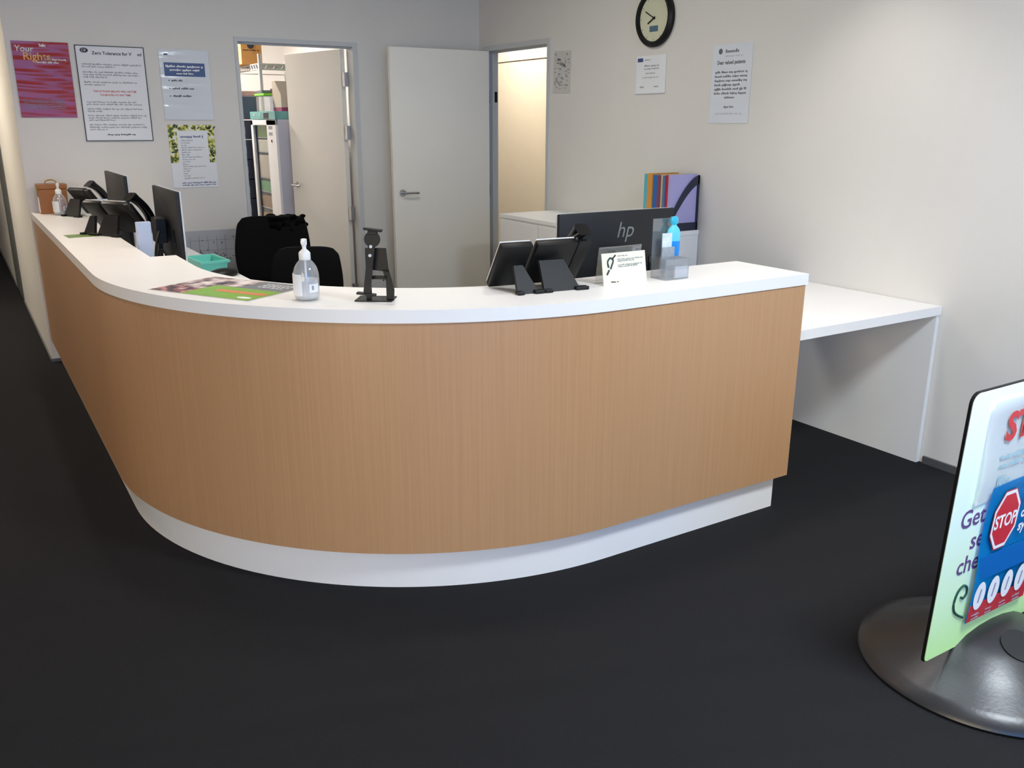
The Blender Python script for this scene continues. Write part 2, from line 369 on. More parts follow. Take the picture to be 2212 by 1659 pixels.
# door 3: grey corridor door
d3 = thing('door_3', 'grey corridor door set into the warm off-white wall at the far left', 'door', (0, 0, 0), kind='structure')
bm = B(); bx(bm, XL-.004, XL+.04, CD0+.03, CD1-.03, 0.01, 2.02); obj('door_leaf', bm, 'greydoor', d3)
bm = B(); bx(bm, XL-.006, XL+.1, CD0, CD0+.03, 0, 2.05); bx(bm, XL-.006, XL+.1, CD1-.03, CD1, 0, 2.05); bx(bm, XL-.006, XL+.1, CD0, CD1, 2.02, 2.05); obj('door_frame', bm, 'greydoor', d3)
# door 4: cream door inside the office
d4 = thing('door_4', 'cream flush door inside the warmly lit office', 'door', (0, 0, 0), kind='structure')
bm = B(); bx(bm, 1.08, 1.12, 0.55, 1.55, 0.0, 2.09); obj('door_leaf', bm, 'warmdoor', d4)
bm = B(); bx(bm, 1.07, 1.12, 0.50, 0.545, 0, 2.14); bx(bm, 1.07, 1.12, 1.555, 1.60, 0, 2.14); bx(bm, 1.07, 1.12, 0.50, 1.60, 2.095, 2.14); obj('door_frame', bm, 'warmdoor', d4)

# ------------------------------------------------------------------ lamps of the place and one added fill panel
def panel_light(name, label, x, y, sx, sy, key, group=None):
    power, col = pw(key)
    t = thing(name, label, 'ceiling light', (x, y, CEIL), 0, group)
    f = B()
    for a in (-1, 1):
        bx(f, a*sx/2-.015, a*sx/2+.015, -sy/2-.015, sy/2+.015, -.02, 0); bx(f, -sx/2, sx/2, a*sy/2-.015, a*sy/2+.015, -.02, 0)
    obj('frame', f, 'silver', t)
    f = B(); bx(f, -sx/2+.015, sx/2-.015, -sy/2+.015, sy/2-.015, -.008, 0)
    obj('diffuser', f, mat('diffuser_'+key, (250, 250, 250), 0.6, emit=col, estr=power/(sx*sy*PI)), t)
    return t
for px_, k_, lb_ in ((-1.4, 'p1', 'nearest the right wall'), (-2.9, 'p2', 'in the middle of the waiting area'), (-4.9, 'p3', 'nearest the outer wall')):
    panel_light('ceiling_light', 'square LED ceiling panel ' + lb_, px_, -6.0, 0.6, 0.6, k_, 'waiting area ceiling panels')
panel_light('storeroom_light', 'LED ceiling panel in the storeroom', -1.75, 2.1, 0.6, 0.3, 'store')
panel_light('office_light', 'warm ceiling light in the office', 0.55, 0.9, 0.3, 0.6, 'office')
panel_light('corridor_light', 'warm ceiling light in the corridor', -4.1, 1.6, 0.3, 1.2, 'corr')
panel_light('corridor_light', 'warm ceiling light at the corridor mouth beside the counter', -4.3, -2.0, 0.3, 0.9, 'mouth')
def downlight(label, x, y, key):
    t = thing('downlight', label, 'downlight', (x, y, CEIL), 0, 'downlights over the counter')
    b = B(); lathe(b, [(.045, -.001), (.062, -.001), (.062, -.006), (.045, -.008), (.045, -.001)], n=28); obj('trim_ring', b, 'white', t, 40)
    b = B(); cyl(b, (0, 0, -.002), .044, .003, 'z', 28); obj('lens', b, mat('downlight_lens', (250, 246, 238), .5, emit=(1, .93, .82), estr=2.0), t)
    power, col = pw(key)
    l = bpy.data.lights.new('downlight_lamp', 'SPOT'); l.energy = power*10; l.color = col; l.spot_size = math.radians(95); l.spot_blend = .7; l.shadow_soft_size = .05
    lo = bpy.data.objects.new('lamp', l); COL.objects.link(lo); lo.parent = t; lo.location = (0, 0, -.012)
for lb, x, y in (('by the right wall', -.55, -3.75), ('over the straight front', -1.55, -3.85), ('over the curve', -2.62, -3.42), ('over the start of the left run', -3.02, -2.45), ('over the far end of the left run', -3.02, -1.0)):
    downlight('round recessed downlight ' + lb, x, y, 'dl')
panel_light('reception_light', 'LED ceiling panel above the chairs behind the counter', -1.7, -2.0, 0.6, 0.6, 'back')  # made-up ceiling panel, added as fill light behind the counter

# ------------------------------------------------------------------ reception counter
ZT = 0.975
CX, CY, R0 = -1.86, -2.735, 1.41           # arc centre and radius of the outer face
XO, YO, XE = CX-R0, CY-R0, -0.955          # left face, front face, right end
def path(off, y_start=-0.003, x_end=XE, n=48, xin=None):
    r = R0-off; pts = [(CX-r, y_start)] + [(CX-r, y_start+(CY-y_start)*i/6) for i in range(1, 6)]
    pts += [(CX-r*math.cos(PI/2*i/n), CY-r*math.sin(PI/2*i/n)) for i in range(n+1)]
    pts += [(CX+(x_end-CX)*i/6, CY-r) for i in range(1, 7)]
    return pts
ct = thing('reception_counter', 'curved reception counter with oak veneer front, white top and white kickboard', 'counter', (0, 0, 0))
bm = B()
JY = -2.40
outer = path(-0.006, -.003, XE+.006)
inner = []
for (x, y) in path(0.37, -.003, XE+.006): inner.append((x, y))
inner2 = [((x-0.105 if (abs(x-(CX-R0+.37)) < 1e-6 and y > JY+1e-6) else x), y) for (x, y) in inner]
# split so that the jog is square
k = next(i for i, p in enumerate(inner2) if p[1] <= JY)
outer = outer[:k] + [(outer[k][0], JY), (outer[k][0], JY-1e-4)] + outer[k:]
inner2 = inner2[:k] + [(CX-R0+.37-.105, JY), (CX-R0+.37, JY-1e-4)] + inner2[k:]
ribbon(bm, outer, inner2, ZT-.042, ZT)
obj('worktop', bm, 'white', ct, 35)
bm = B(); ribbon(bm, path(0.0), path(0.022), 0.147, ZT-.042); obj('front_panel', bm, 'wood', ct, 35)
bm = B(); ribbon(bm, path(0.042, -.003, XE-.03), path(0.06, -.003, XE-.03), 0.0, 0.16); obj('kickboard', bm, 'white', ct, 35)
bm = B(); ribbon(bm, path(0.24, -.003, XE), path(0.262, -.003, XE), 0.70, ZT-.042); obj('upstand', bm, 'whitem', ct, 35)
bm = B(); bx(bm, XE-.022, XE, YO+.022, YO+.262, .16, ZT-.042); bx(bm, XE-.06, XE-.03, YO+.06, YO+.262, 0, .16); obj('end_panel', bm, 'whitem', ct)

# inner desk (lower work surface) running to the right wall
ZD = 0.744
dk = thing('reception_desk', 'low white desk surface behind the counter, reaching the right wall', 'desk', (0, 0, 0))
bm = B(); ribbon(bm, path(0.263, -0.002, XE), path(0.835, -0.002, XE), ZD-.04, ZD); obj('desktop', bm, 'desk', dk, 35)
bm = B(); bx(bm, XE, -.003, -4.125, CY-R0+.835, ZD-.04, ZD); obj('return_top', bm, 'desk', dk)
bm = B(); bx(bm, -.028, -.003, -4.12, CY-R0+.835, 0, ZD-.04); obj('end_panel', bm, 'whitem', dk)
bm = B(); bx(bm, -2.50, -2.47, -0.6, -0.57, 0, ZD-.04); obj('leg', bm, 'whitem', dk)

# ------------------------------------------------------------------ posters and notices
def poster(name, label, cat, wall, a, z0, wd, ht, m='paper', wavy=0.0, tilt=0.0):
    """wall 'b': a = left X on back wall; wall 'r': a = left (far) Y on right wall; local x right, z up, faces -y"""
    t = thing(name, label, cat)
    if wall == 'b': t.location = (a, -0.002, z0); t.rotation_euler = (0, tilt, 0)
    else: t.location = (-0.002, a, z0); t.rotation_euler = (0, tilt, -PI/2)
    bm = B()
    if wavy > 0:
        nx, nz = 14, 70; g = []
        for j in range(nz+1):
            row = []
            for i in range(nx+1):
                x, z = wd*i/nx, ht*j/nz
                d = wavy*(0.55*math.sin(z*95+2.2*math.sin(x*9+z*4)) + 0.35*math.sin(z*41+x*6+1.3) + .3*math.sin(z*170+x*14)) * (1-math.exp(-min(z, ht-z)*80))
                row.append(bm.verts.new((x, -0.003-wavy-d, z)))
            g.append(row)
        for j in range(nz):
            for i in range(nx): bm.faces.new((g[j][i], g[j][i+1], g[j+1][i+1], g[j+1][i]))
        rim = [bm.verts.new((x, 0, z)) for x, z in ((0, 0), (wd, 0), (wd, ht), (0, ht))]; bm.faces.new(rim)
        obj('sheet', bm, m, t, 80)
    else:
        bx(bm, 0, wd, -0.002, 0, 0, ht); obj('sheet', bm, m, t)
    return t
Y1 = -0.0026
# red rights poster
t = poster('wall_poster', 'crinkled glossy red poster titled Your Rights, at the left end of the back wall', 'poster', 'b', -3.247, 1.551, 0.311, 0.441, 'redposter', wavy=0.0016)
yw = -0.0072
bm = B(); textmesh(bm, 'Your', 0.012, 0.382, 0.050, yw, shear=.1); obj('lettering', bm, 'cream', t)
bm = B(); textmesh(bm, 'Rights', 0.052, 0.335, 0.062, yw, bold=.0006); obj('lettering', bm, 'goldink', t)
bm = B(); words(bm, 0.165, 0.29, 0.336, 0.010, yw); words(bm, 0.125, 0.26, 0.318, 0.010, yw, .9); obj('small_print', bm, 'cream', t)
bm = B(); textmesh(bm, 'hdc', 0.148, 0.412, 0.026, yw, bold=.0008); obj('logo', bm, 'whiteink', t)
bm = B()
for i in range(5): words(bm, 0.02, 0.28, 0.05+i*.012, 0.006, yw, .9)
obj('footer_print', bm, 'greyink', t)
# zero tolerance
t = poster('wall_poster', 'large white framed notice titled Zero Tolerance with a red line in the middle', 'poster', 'b', -2.902, 1.406, 0.405, 0.578)
bm = B()
for a in ((0, .405, 0, .004), (0, .405, .574, .578), (0, .004, 0, .578), (.401, .405, 0, .578)): bx(bm, a[0], a[1], -.006, 0, a[2], a[3])
obj('thin_frame', bm, 'dark', t)
bm = B(); textmesh(bm, 'Zero Tolerance for V', 0.095, 0.525, 0.0265, Y1, bold=.0006); obj('title', bm, 'ink', t); bm = B(); textmesh(bm, 'ed', 0.363, 0.525, 0.0265, Y1, bold=.0005); obj('title', bm, 'ink', t)
bm = B(); lathe(bm, [(0.024, 0), (0.0, 0.0006)], n=28); 
for v in bm.verts: v.co = Vector((v.co.x+.052, Y1-v.co.z*.5, v.co.y*.62+.548))
obj('logo', bm, 'ink', t)
bm = B(); textmesh(bm, 'C8', 0.036, 0.541, 0.022, Y1-.0008, bold=.0006); obj('logo_mark', bm, 'paleink', t)
bm = B()
for i, z in enumerate([.463, .448, .416, .401, .386, .356, .341, .236, .222, .194, .18, .154, .14, .126, .098, .082, .068]):
    words(bm, .03, .38, z, .0095, Y1, [1, .55, .95, .95, .4, .9, .35, .85, .95, .95, .25, 1, .9, .45, .95, 1, .3][i], seed=i)
obj('body_print', bm, 'greyink', t)
bm = B(); textmesh(bm, 'THE ACTIONS BELOW WILL NOT BE', .205, .300, .0155, Y1, 'CENTER', bold=.0004); textmesh(bm, 'TOLERATED AT ANY TIME', .205, .278, .0155, Y1, 'CENTER', bold=.0004); obj('red_line', bm, 'redink', t)
bm = B(); words(bm, .13, .30, .036, .010, Y1, 1, seed=99); obj('footer_print', bm, 'ink', t)
# blue header laminated
t = poster('wall_notice', 'crinkled laminated notice with a dark blue header, above the leaf-bordered sheet', 'notice', 'b', -2.408, 1.539, 0.315, 0.441, 'laminated', wavy=0.0009)
yw = -0.0058
bm = B(); rect(bm, .025, .285, .275, .36, yw); obj('blue_header', bm, 'navy', t)
bm = B(); words(bm, .035, .275, .332, .013, yw-.0006, 1, 5); words(bm, .06, .25, .310, .013, yw-.0006, 1, 6); words(bm, .10, .21, .288, .011, yw-.0006, 1, 7); obj('header_print', bm, 'whiteink', t)
bm = B()
for z in (.245, .195, .147): rect(bm, .045, .052, z, z+.007, yw)
words(bm, .065, .135, .244, .012, yw, 1, 8); words(bm, .065, .205, .194, .012, yw, 1, 9); words(bm, .065, .185, .147, .012, yw, 1, 10); obj('bullet_print', bm, 'ink', t)
bm = B(); rect(bm, .03, .055, .405, .416, yw); obj('logo', bm, 'blueink', t)
# leaf-bordered notice
t = poster('wall_notice', 'white notice sheet with a border of green and yellow leaves, above the back desk', 'notice', 'b', -2.400, 1.095, 0.300, 0.412)
M['leafd'] = mat('leaf_dark_green', (36, 58, 30), .5, var=.2, vscale=30); 
_lm = mat('leaf_yellow_green', (206, 204, 90), .5)
_nt = _lm.node_tree; _mx = [n for n in _nt.nodes if n.type == 'MIX'][0]; _nz = [n for n in _nt.nodes if n.type == 'TEX_NOISE'][0]; _nz.inputs['Scale'].default_value = 38
_rp = _nt.nodes.new('ShaderNodeValToRGB'); _e = _rp.color_ramp.elements; _e[0].position = .40; _e[0].color = lin((60, 84, 34)); _e[1].position = .60; _e[1].color = lin((226, 228, 214)); _x = _rp.color_ramp.elements.new(.5); _x.color = lin((204, 196, 60))
_nt.links.new(_nz.outputs['Fac'], _rp.inputs[0]); _nt.links.new(_rp.outputs[0], _nt.nodes['Principled BSDF'].inputs['Base Color']); M['leafy'] = _lm
bm = B(); rect(bm, 0, .30, .375, .412, Y1); rect(bm, 0, .055, .165, .375, Y1); rect(bm, .255, .30, .165, .375, Y1); obj('leaf_border', bm, 'leafy', t)
bm = B(); rr = random.Random(3)
def leaf_poly(bm, x, z, L, wd, a, y):
    c, s = math.cos(a), math.sin(a); P = [(0, 0), (L*.3, wd), (L*.65, wd*.8), (L, 0), (L*.65, -wd*.8), (L*.3, -wd)]
    bm.faces.new([bm.verts.new((x+u*c-v*s, y, z+u*s+v*c)) for u, v in P])
for (x0, x1, z0, z1, n) in ((.01, .29, .385, .395, 15), (.012, .04, .18, .36, 12), (.265, .285, .18, .36, 12)):
    for i in range(n):
        x = rr.uniform(x0, x1); z = rr.uniform(z0, z1); a = rr.uniform(0, 2*PI); L = rr.uniform(.018, .036)
        if z > .37: a = rr.choice((0, PI)) + rr.uniform(-.5, .5)
        x = min(max(x, .018), .282); L = min(L, .030); leaf_poly(bm, x-L/2*math.cos(a), min(max(z, .182), .396)-L/2*math.sin(a)*(.3 if z > .37 else 1), L, L*.2, a if z <= .37 else a*.3, Y1-.0003*(1+i % 3))
obj('leaves', bm, 'leafd', t)
bm = B(); words(bm, .075, .225, .330, .014, Y1, 1, 77); obj('footer_print', bm, 'blueink', t); bm = B(); words(bm, .06, .285, .028, .010, Y1, 1, 21); words(bm, .06, .285, .014, .008, Y1, 1, 22); obj('footer_print', bm, 'blueink', t)
bm = B()
for i in range(17): words(bm, .075, .245, .308-i*.0155, .0075, Y1, [.5, .4, .2, .9, .8, .35, .3, .8, .5, .3, .25, .9, .3, .25, .2, .25, .8][i], seed=30+i)
obj('body_print', bm, 'greyink', t)
# handwritten planner low on the wall
t = poster('wall_planner', 'grey planner sheet with handwriting low on the wall beside the office chair', 'planner', 'b', -2.42, 0.46, 0.50, 0.34, mat('grey_paper', (176, 178, 186), .5))
bm = B(); rr = random.Random(11)
for i in range(26):
    x, z = rr.uniform(.10, .42), rr.uniform(.06, .29); L = rr.uniform(.008, .03); a = rr.choice((0, PI/2, .4, -.7))
    c, s = math.cos(a), math.sin(a); bm.faces.new([bm.verts.new((x+u*c-v*s, Y1, z+u*s+v*c)) for u, v in ((0, 0), (L, 0), (L, .004), (0, .004))])
for i in range(6): rect(bm, .09+i*.06, .0915+i*.06, .03, .30, Y1)
for i in range(4): rect(bm, .09, .40, .06+i*.07, .0612+i*.07, Y1)
obj('handwriting', bm, 'ink', t)
# right-wall notices
t = poster('wall_notice', 'small translucent grey handwritten sheet beside the office door frame', 'notice', 'r', -1.035, 1.725, 0.20, 0.275, mat('grey_sheet', (196, 194, 192), .5), tilt=0.03)
bm = B(); rr = random.Random(5)
for i in range(60):
    x, z = rr.uniform(.012, .175), rr.uniform(.02, .225); L = rr.uniform(.01, .035)
    rect(bm, x, min(x+L, .19), z, z+rr.uniform(.004, .012), Y1)
rect(bm, .018, .035, .245, .26, Y1); rect(bm, .15, .168, .245, .26, Y1)
obj('handwriting', bm, mat('faint_ink', (150, 148, 144), .6), t)
t = poster('wall_notice', 'small white certificate with a dark logo, right below the clock', 'notice', 'r', -1.935, 1.697, 0.27, 0.217, 'paper')
bm = B(); rect(bm, .012, .062, .183, .205, Y1); obj('logo', bm, 'blueink', t)
bm = B(); words(bm, .075, .13, .190, .008, Y1, 1, 41); words(bm, .075, .21, .155, .011, Y1, 1, 42); words(bm, .075, .21, .138, .009, Y1, 1, 43); words(bm, .09, .18, .113, .008, Y1, 1, 44); words(bm, .06, .21, .09, .006, Y1, 1, 45); words(bm, .04, .08, .035, .012, Y1, 1, 46); words(bm, .17, .22, .035, .012, Y1, 1, 47); obj('print', bm, 'greyink', t)
bm = B(); bx(bm, 0, .27, -.004, 0, -.003, .001); obj('lower_edge', bm, 'paleink', t)
t = poster('wall_notice', 'tall white laminated notice with lines of black print, rightmost on the right wall', 'notice', 'r', -2.585, 1.525, 0.295, 0.410, 'laminated')
bm = B(); lathe(bm, [(0.015, 0), (0, .0004)], n=20)
for v in bm.verts: v.co = Vector((v.co.x+.062, Y1-v.co.z*.4, v.co.y+.375))
words(bm, .10, .20, .366, .018, Y1, 1, 78); textmesh(bm, 'Dear valued patients', .145, .308, .027, Y1, 'CENTER', bold=.0008, sx=.92)
for i, z in enumerate([.262, .240, .218, .196, .174, .152]): words(bm, .03, .27, z, .0125, Y1, 1 if i != 3 else .8, seed=60+i)
words(bm, .11, .195, .13, .0125, Y1, 1, 70); words(bm, .11, .185, .082, .011, Y1, 1, 71)
obj('print', bm, mat('notice_ink', (96, 98, 104), .6), t)
bm = B(); words(bm, .10, .23, .345, .009, Y1, 1, 72); words(bm, .05, .25, .047, .009, Y1, 1, 73); obj('faint_print', bm, 'paleink', t)

# ------------------------------------------------------------------ clock
ck = thing('wall_clock', 'round wall clock with black rim and cream face on the right wall', 'clock', (-0.002, -2.10, 2.118), -PI/2)
bm = B(); lathe(bm, [(.128, 0), (.16, 0), (.162, .022), (.150, .036), (.134, .034), (.128, .018), (.128, 0)], n=56)
for v in bm.verts: v.co = Vector((v.co.x, -v.co.z, v.co.y))
obj('rim', bm, 'black', ck, 40)
bm = B(); cyl(bm, (0, -.012, 0), .132, .012, 'y', 56); obj('face', bm, mat('clock_face', (206, 206, 178), .5), ck)
bm = B()
for i in range(12):
    a = PI/6*i; L = .012; 
    for s in (0,): box(bm, (.118*math.sin(a), -.0186, .118*math.cos(a)), (.004, .001, L), (0, a, 0))
obj('hour_marks', bm, 'greyink', ck)
def hand(name, a, L, wd):
    b = B(); box(b, (0, 0, L/2-.012), (wd, .0015, L)); xf(b, b.verts[:], (0, -.022, 0), (0, a, 0)); obj(name, b, 'black', ck)
hand('hour_hand', math.radians(-118), .072, .009); hand('minute_hand', math.radians(-62), .098, .006)
bm = B(); cyl(bm, (0, -.022, 0), .007, .008, 'y', 16); obj('hub', bm, 'black', ck)
bm = B(); rect(bm, -.038, .038, -.075, -.042, -.0188); obj('brand_patch', bm, mat('clock_patch', (72, 104, 122), .5), ck)

# ------------------------------------------------------------------ credenza and folders
cz = thing('credenza', 'white waist-high cabinet along the right wall behind the black monitor', 'cabinet', (0, 0, 0))
bm = B(); bx(bm, -.50, -.004, -2.565, -1.13, .90, .926, .002); obj('top', bm, 'whitem', cz)
bm = B(); bx(bm, -.485, -.004, -2.56, -1.14, 0.0, .90); obj('body', bm, 'whitem', cz)
for i in range(3):
    bm = B(); y0 = -2.55+i*.47; bx(bm, -.503, -.486, y0, y0+.464, .05, .89, .002); d = obj('cabinet_door', bm, 'whitem', cz)
    bm = B(); bx(bm, -.515, -.504, y0+.41, y0+.42, .5, .62); obj('handle', bm, 'chrome', d)
fz = .927
fh = thing('file_holder', 'black desktop file holder with a curved side on the white cabinet', 'file holder', (0, 0, fz))
bm = B()
side = [(-.232, 0), (-.012, 0), (-.012, .312)]
for i in range(13):
    a = PI/2*i/12; side.append((-.030-.19*(1-math.cos(a)) if False else -.03-.195*math.sin(a), .305-.225*(1-math.cos(a))*1.0))
arc = []
n = 14
for i in range(n+1):
    t_ = i/n; arc.append((-.012-.215*t_, .312-.24*(t_**1.7)))
lower = [(x, z-.048-.01*math.sin(PI*i/n)) for i, (x, z) in enumerate(arc)]
for i in range(n):
    prism(bm, [arc[i], arc[i+1], lower[i+1], lower[i]], -2.555, -2.550, 'y')
bx(bm, -.232, -.012, -2.555, -2.550, 0, .045); bx(bm, -.024, -.012, -2.555, -2.550, 0, .312)
bx(bm, -.232, -.225, -2.555, -2.550, 0, .075)
bx(bm, -.232, -.012, -2.55, -2.285, 0, .006); bx(bm, -.018, -.012, -2.55, -2.285, 0, .30)
prism(bm, [(-2.55, 0), (-2.27, 0), (-2.262, .055), (-2.285, .04), (-2.55, .04)], -.237, -.232, 'x'); bx(bm, -.232, -.012, -2.290, -2.285, 0, .05)
obj('holder', bm, 'navyp', fh)
fcols = [('lilac', (170, 164, 208), .022, .318), ('red', (190, 34, 56), .026, .316), ('blue-grey', (74, 110, 150), .022, .312), ('tan', (206, 184, 140), .022, .316), ('maroon', (124, 62, 84), .024, .31),
         ('blue', (30, 98, 172), .042, .31), ('orange', (206, 142, 56), .044, .318), ('turquoise', (84, 172, 190), .036, .314)]
y = -2.546
for i, (nm, c, th, h) in enumerate(fcols):
    bm = B(); bx(bm, -.226+.006*(i % 2), -.022, y, y+th-.0015, .009, h, .0015)
    o = obj('folder', bm, mat('folder_'+nm, c, .5, var=.04), None); o.location = (0, 0, fz)
    if i == 0:
        pass
    tag(o, f'{nm} folder standing in the black file holder', 'folder', 'folders in the file holder'); y += th
bm = B(); bx(bm, -.215, -.03, -2.44, -2.432, .012, .332); o = obj('folder', bm, mat('folder_paper', (150, 196, 200), .6)); o.location = (0, 0, fz)
# (slides between two folders)
bpy.data.objects.remove(o)

# ------------------------------------------------------------------ monitors
def monitor(label, loc, rz, wd, ht, zc, logo=None, tower=False):
    """back faces local -y; screen faces +y; loc on the desk"""
    t = thing('monitor', label, 'monitor', loc, rz, 'computer monitors')
    b = B(); box(b, (0, 0, zc), (wd, .018, ht), None, .004); obj('back_shell', b, 'monback', t, 40)
    b = B(); box(b, (0, .0125, zc), (wd, .008, ht), None, .002); obj('bezel', b, 'silver', t)
    b = B(); box(b, (0, .0172, zc), (wd-.014, .001, ht-.014)); obj('screen', b, 'screen', t)
    b = B(); box(b, (0, -.055, zc*.5+.01), (.07, .02, zc-.02), (math.radians(-4), 0, 0), .004); box(b, (0, -.045, zc-.03), (.12, .05, .12), None, .006); obj('stand_neck', b, 'black', t)
    b = B(); box(b, (0, -.004, .006), (.24, .15, .012), None, .004); obj('stand_foot', b, 'black', t)
    b = B()
    box(b, (wd*.3, -.0105, zc-.06), (.02, .004, .09))
    obj('port_cover', b, 'blackgloss', t)
    if logo:
        b = B(); textmesh(b, logo, .03, zc+ht*.20, .085, -.0105, 'CENTER', shear=.25); obj('logo', b, mat('logo_grey', (120, 124, 124), .3, metal=.5), t)
    return t
monitor('wide black computer monitor seen from behind at the right of the counter', (-1.515, -3.685, ZD), 0, .56, .335, 1.201-.1675-ZD, logo='hp')
monitor('dark monitor turned sideways beside the teal tray', (-2.80, -1.79, ZD), -PI/2, .55, .335, 1.216-.1675-ZD)
monitor('far dark monitor turned sideways, behind the black desk phone', (-2.915, -1.09, ZD), -PI/2, .64, .37, 1.258-.185-ZD)

bm = B(); tube(bm, smooth_path([(-2.862, -1.87, 1.02), (-2.885, -1.90, .97), (-2.90, -1.93, .90), (-2.885, -1.95, .84), (-2.86, -1.95, .86), (-2.855, -1.93, .92), (-2.875, -1.90, .93), (-2.885, -1.88, .82), (-2.88, -1.88, ZD+.006)], 6), .006, 8)
tag(obj('cable', bm, 'black'), 'black cable looping down behind the nearer sideways monitor', 'cable')
def upright(label, x0, x1, y, top):
    b = B(); bx(b, x0, x1, y, y+.035, 0, top-ZD, .003); t = thing('upright_unit', label, 'computer unit', (0, 0, ZD), 0, 'slim upright units behind the counter')
    obj('casing', b, 'paleblue', t)
    b = B(); bx(b, x0+.006, x1-.006, y-.002, y, .01, top-ZD-.01); obj('end_plate', b, 'paleblue', t)
upright('slim pale blue upright unit beside the nearer sideways monitor', -2.985, -2.921, -2.02, 1.083)
upright('slim pale blue upright unit beside the farther phone', -2.985, -2.90, -.60, 1.085)

# ------------------------------------------------------------------ desk phones
def phone(label, loc, rz, module=True, shift=0.0):
    """user side +y, back faces -y, handset at +x"""
    t = thing('desk_phone', label, 'phone', loc, rz, 'desk phones on the counter')
    T = math.radians(53)
    R = Matrix.Rotation(T, 3, 'X')          # plate lies in xy then tips up at the back
    def plate(x0, x1, L, th):
        b = B(); vs = box(b, ((x0+x1)/2, 0, th/2), (x1-x0, L, th), None, .006)
        Rm = Matrix.Rotation(-T, 3, 'X'); xf(b, b.verts[:], None, Rm)
        # after rotation the -y end is up; move so the +y end rests near the counter
        lo = min(v.co.z for v in b.verts); xf(b, b.verts[:], (0, 0.015, .004-lo)); return b
    b = plate(-.06, .10, .19, .028); obj('body', b, 'black', t, 40)
    b = plate(-.055, .095, .186, .006); xf(b, b.verts[:], (0, .029*math.sin(T), .029*math.cos(T))); obj('top_face', b, mat('phone_face', (214, 212, 210), .35), t)
    # foot
    b = B(); prism(b, [(-.055, 0), (.085, 0), (.045, .10), (-.05, .10)], -.085, -.07, 'y')
    for v in b.verts: v.co.y += v.co.z*.55
    box(b, (-.045, -.086, .006), (.03, .03, .012), None, .003); box(b, (.085, -.086, .006), (.05, .03, .012), None, .003); obj('stand', b, 'dark', t)
    # handset, arched
    b = B()
    pth = []
    for i in range(15):
        u = -.105+.21*i/14; bow = .030*(1-(u/.105)**2)
        pth.append((u, bow))
    Rm = Matrix.Rotation(-T, 3, 'X'); prev = None
    for i, (u, bow) in enumerate(pth):
        wdt = .024+.004*abs(u/.105)**3; th = .016+.012*(abs(u)/.105)**4
        ring = [Vector((.128+dx*wdt, u, .040+bow+dz*th)) for dx, dz in ((-1, -.6), (-.75, -1), (.75, -1), (1, -.6), (1, .5), (.7, 1), (-.7, 1), (-1, .5))]
        ring = [Rm @ v for v in ring]
        vs = [b.verts.new(v + Vector((0, .015, .088))) for v in ring]
        if prev:
            for k in range(8): b.faces.new((prev[k], prev[(k+1) % 8], vs[(k+1) % 8], vs[k]))
        else: b.faces.new(vs[::-1])
        prev = vs
    b.faces.new(prev); obj('handset', b, 'blackgloss', t, 50)
    b = plate(.10, .152, .19, .020); obj('cradle', b, 'black', t, 40)
    if module:
        b = plate(-.195, -.075, .19, .026); o = obj('key_module', b, 'black', t, 40)
        b = plate(-.192, -.078, .186, .005); xf(b, b.verts[:], (0, .027*math.sin(T), .027*math.cos(T))); obj('module_face', b, MATS['phone_face'], t)
        b = B(); prism(b, [(-.155, 0), (-.075, 0), (-.115, .09), (-.15, .09)], -.085, -.07, 'y')
        for v in b.verts: v.co.y += v.co.z*.55
        box(b, (-.15, -.086, .006), (.025, .03, .012), None, .003); box(b, (-.08, -.086, .006), (.035, .03, .012), None, .003); obj('module_stand', b, 'dark', t)
    return t
phone('black desk phone with key module seen from behind, in front of the wide monitor', (-1.965, -3.87, ZT), math.radians(-6))
phone('black desk phone with key module standing at the left run of the counter', (-2.99, -1.495, ZT), math.radians(-58))
phone('far black desk phone beside the brown wooden box', (-3.025, -0.36, ZT), math.radians(-62), module=False)

# ------------------------------------------------------------------ payment-terminal bracket
st = thing('tablet_stand', 'black metal bracket with round clamp head standing on the counter curve', 'stand', (-2.570, -3.775, ZT), math.radians(-36))
bm = B(); bx(bm, -.062, .058, -.03, .055, 0, .004); obj('base_plate', bm, 'black', st)
bm = B()
prism(bm, [(-.028, .100), (.046, .092), (.040, .168), (-.028, .168)], .0, .004, 'y')
prism(bm, [(.036, .0), (.060, .0), (.062, .035), (.046, .100), (.026, .100), (.036, .06)], .0, .004, 'y')
prism(bm, [(-.030, .0), (-.012, .0), (-.012, .100), (-.028, .100)], .0, .004, 'y'); bx(bm, -.014, .040, .0, .004, .068, .080)
obj('back_bracket', bm, 'black', st)
bm = B(); prism(bm, [(-.034, .022), (-.012, .022), (.010, .178), (-.012, .178)], -.026, -.018, 'y'); obj('arm', bm, 'dark', st)
bm = B(); cyl(bm, (.002, -.022, .198), .025, .010, 'y', 28); obj('clamp_disc', bm, 'dark', st, 40)
bm = B(); box(bm, (.005, -.020, .228), (.058, .022, .008), (0, math.radians(7), 0), .002); box(bm, (.004, -.020, .219), (.030, .016, .014), None, .002); obj('clamp_jaw', bm, 'dark', st)
bm = B(); box(bm, (-.024, -.022, .024), (.062, .022, .007), (0, math.radians(6), 0), .002); obj('lower_jaw', bm, 'dark', st)
for z in (.148, .176):
    bm = B(); cyl(bm, (-.004+(z-.16)*.14, -.028, z), .005, .005, 'y', 14); obj('screw', bm, 'silver', st)
bm = B(); tube(bm, smooth_path([(-2.525, -3.74, ZT+.055), (-2.50, -3.70, ZT+.065), (-2.468, -3.63, ZT+.05), (-2.435, -3.575, ZT+.02), (-2.42, -3.55, ZT-.06), (-2.415, -3.54, ZT-.16)], 6), .0022, 8)
tag(obj('cable', bm, 'dark'), 'thin grey cable arching from the bracket over the counter back edge', 'cable')

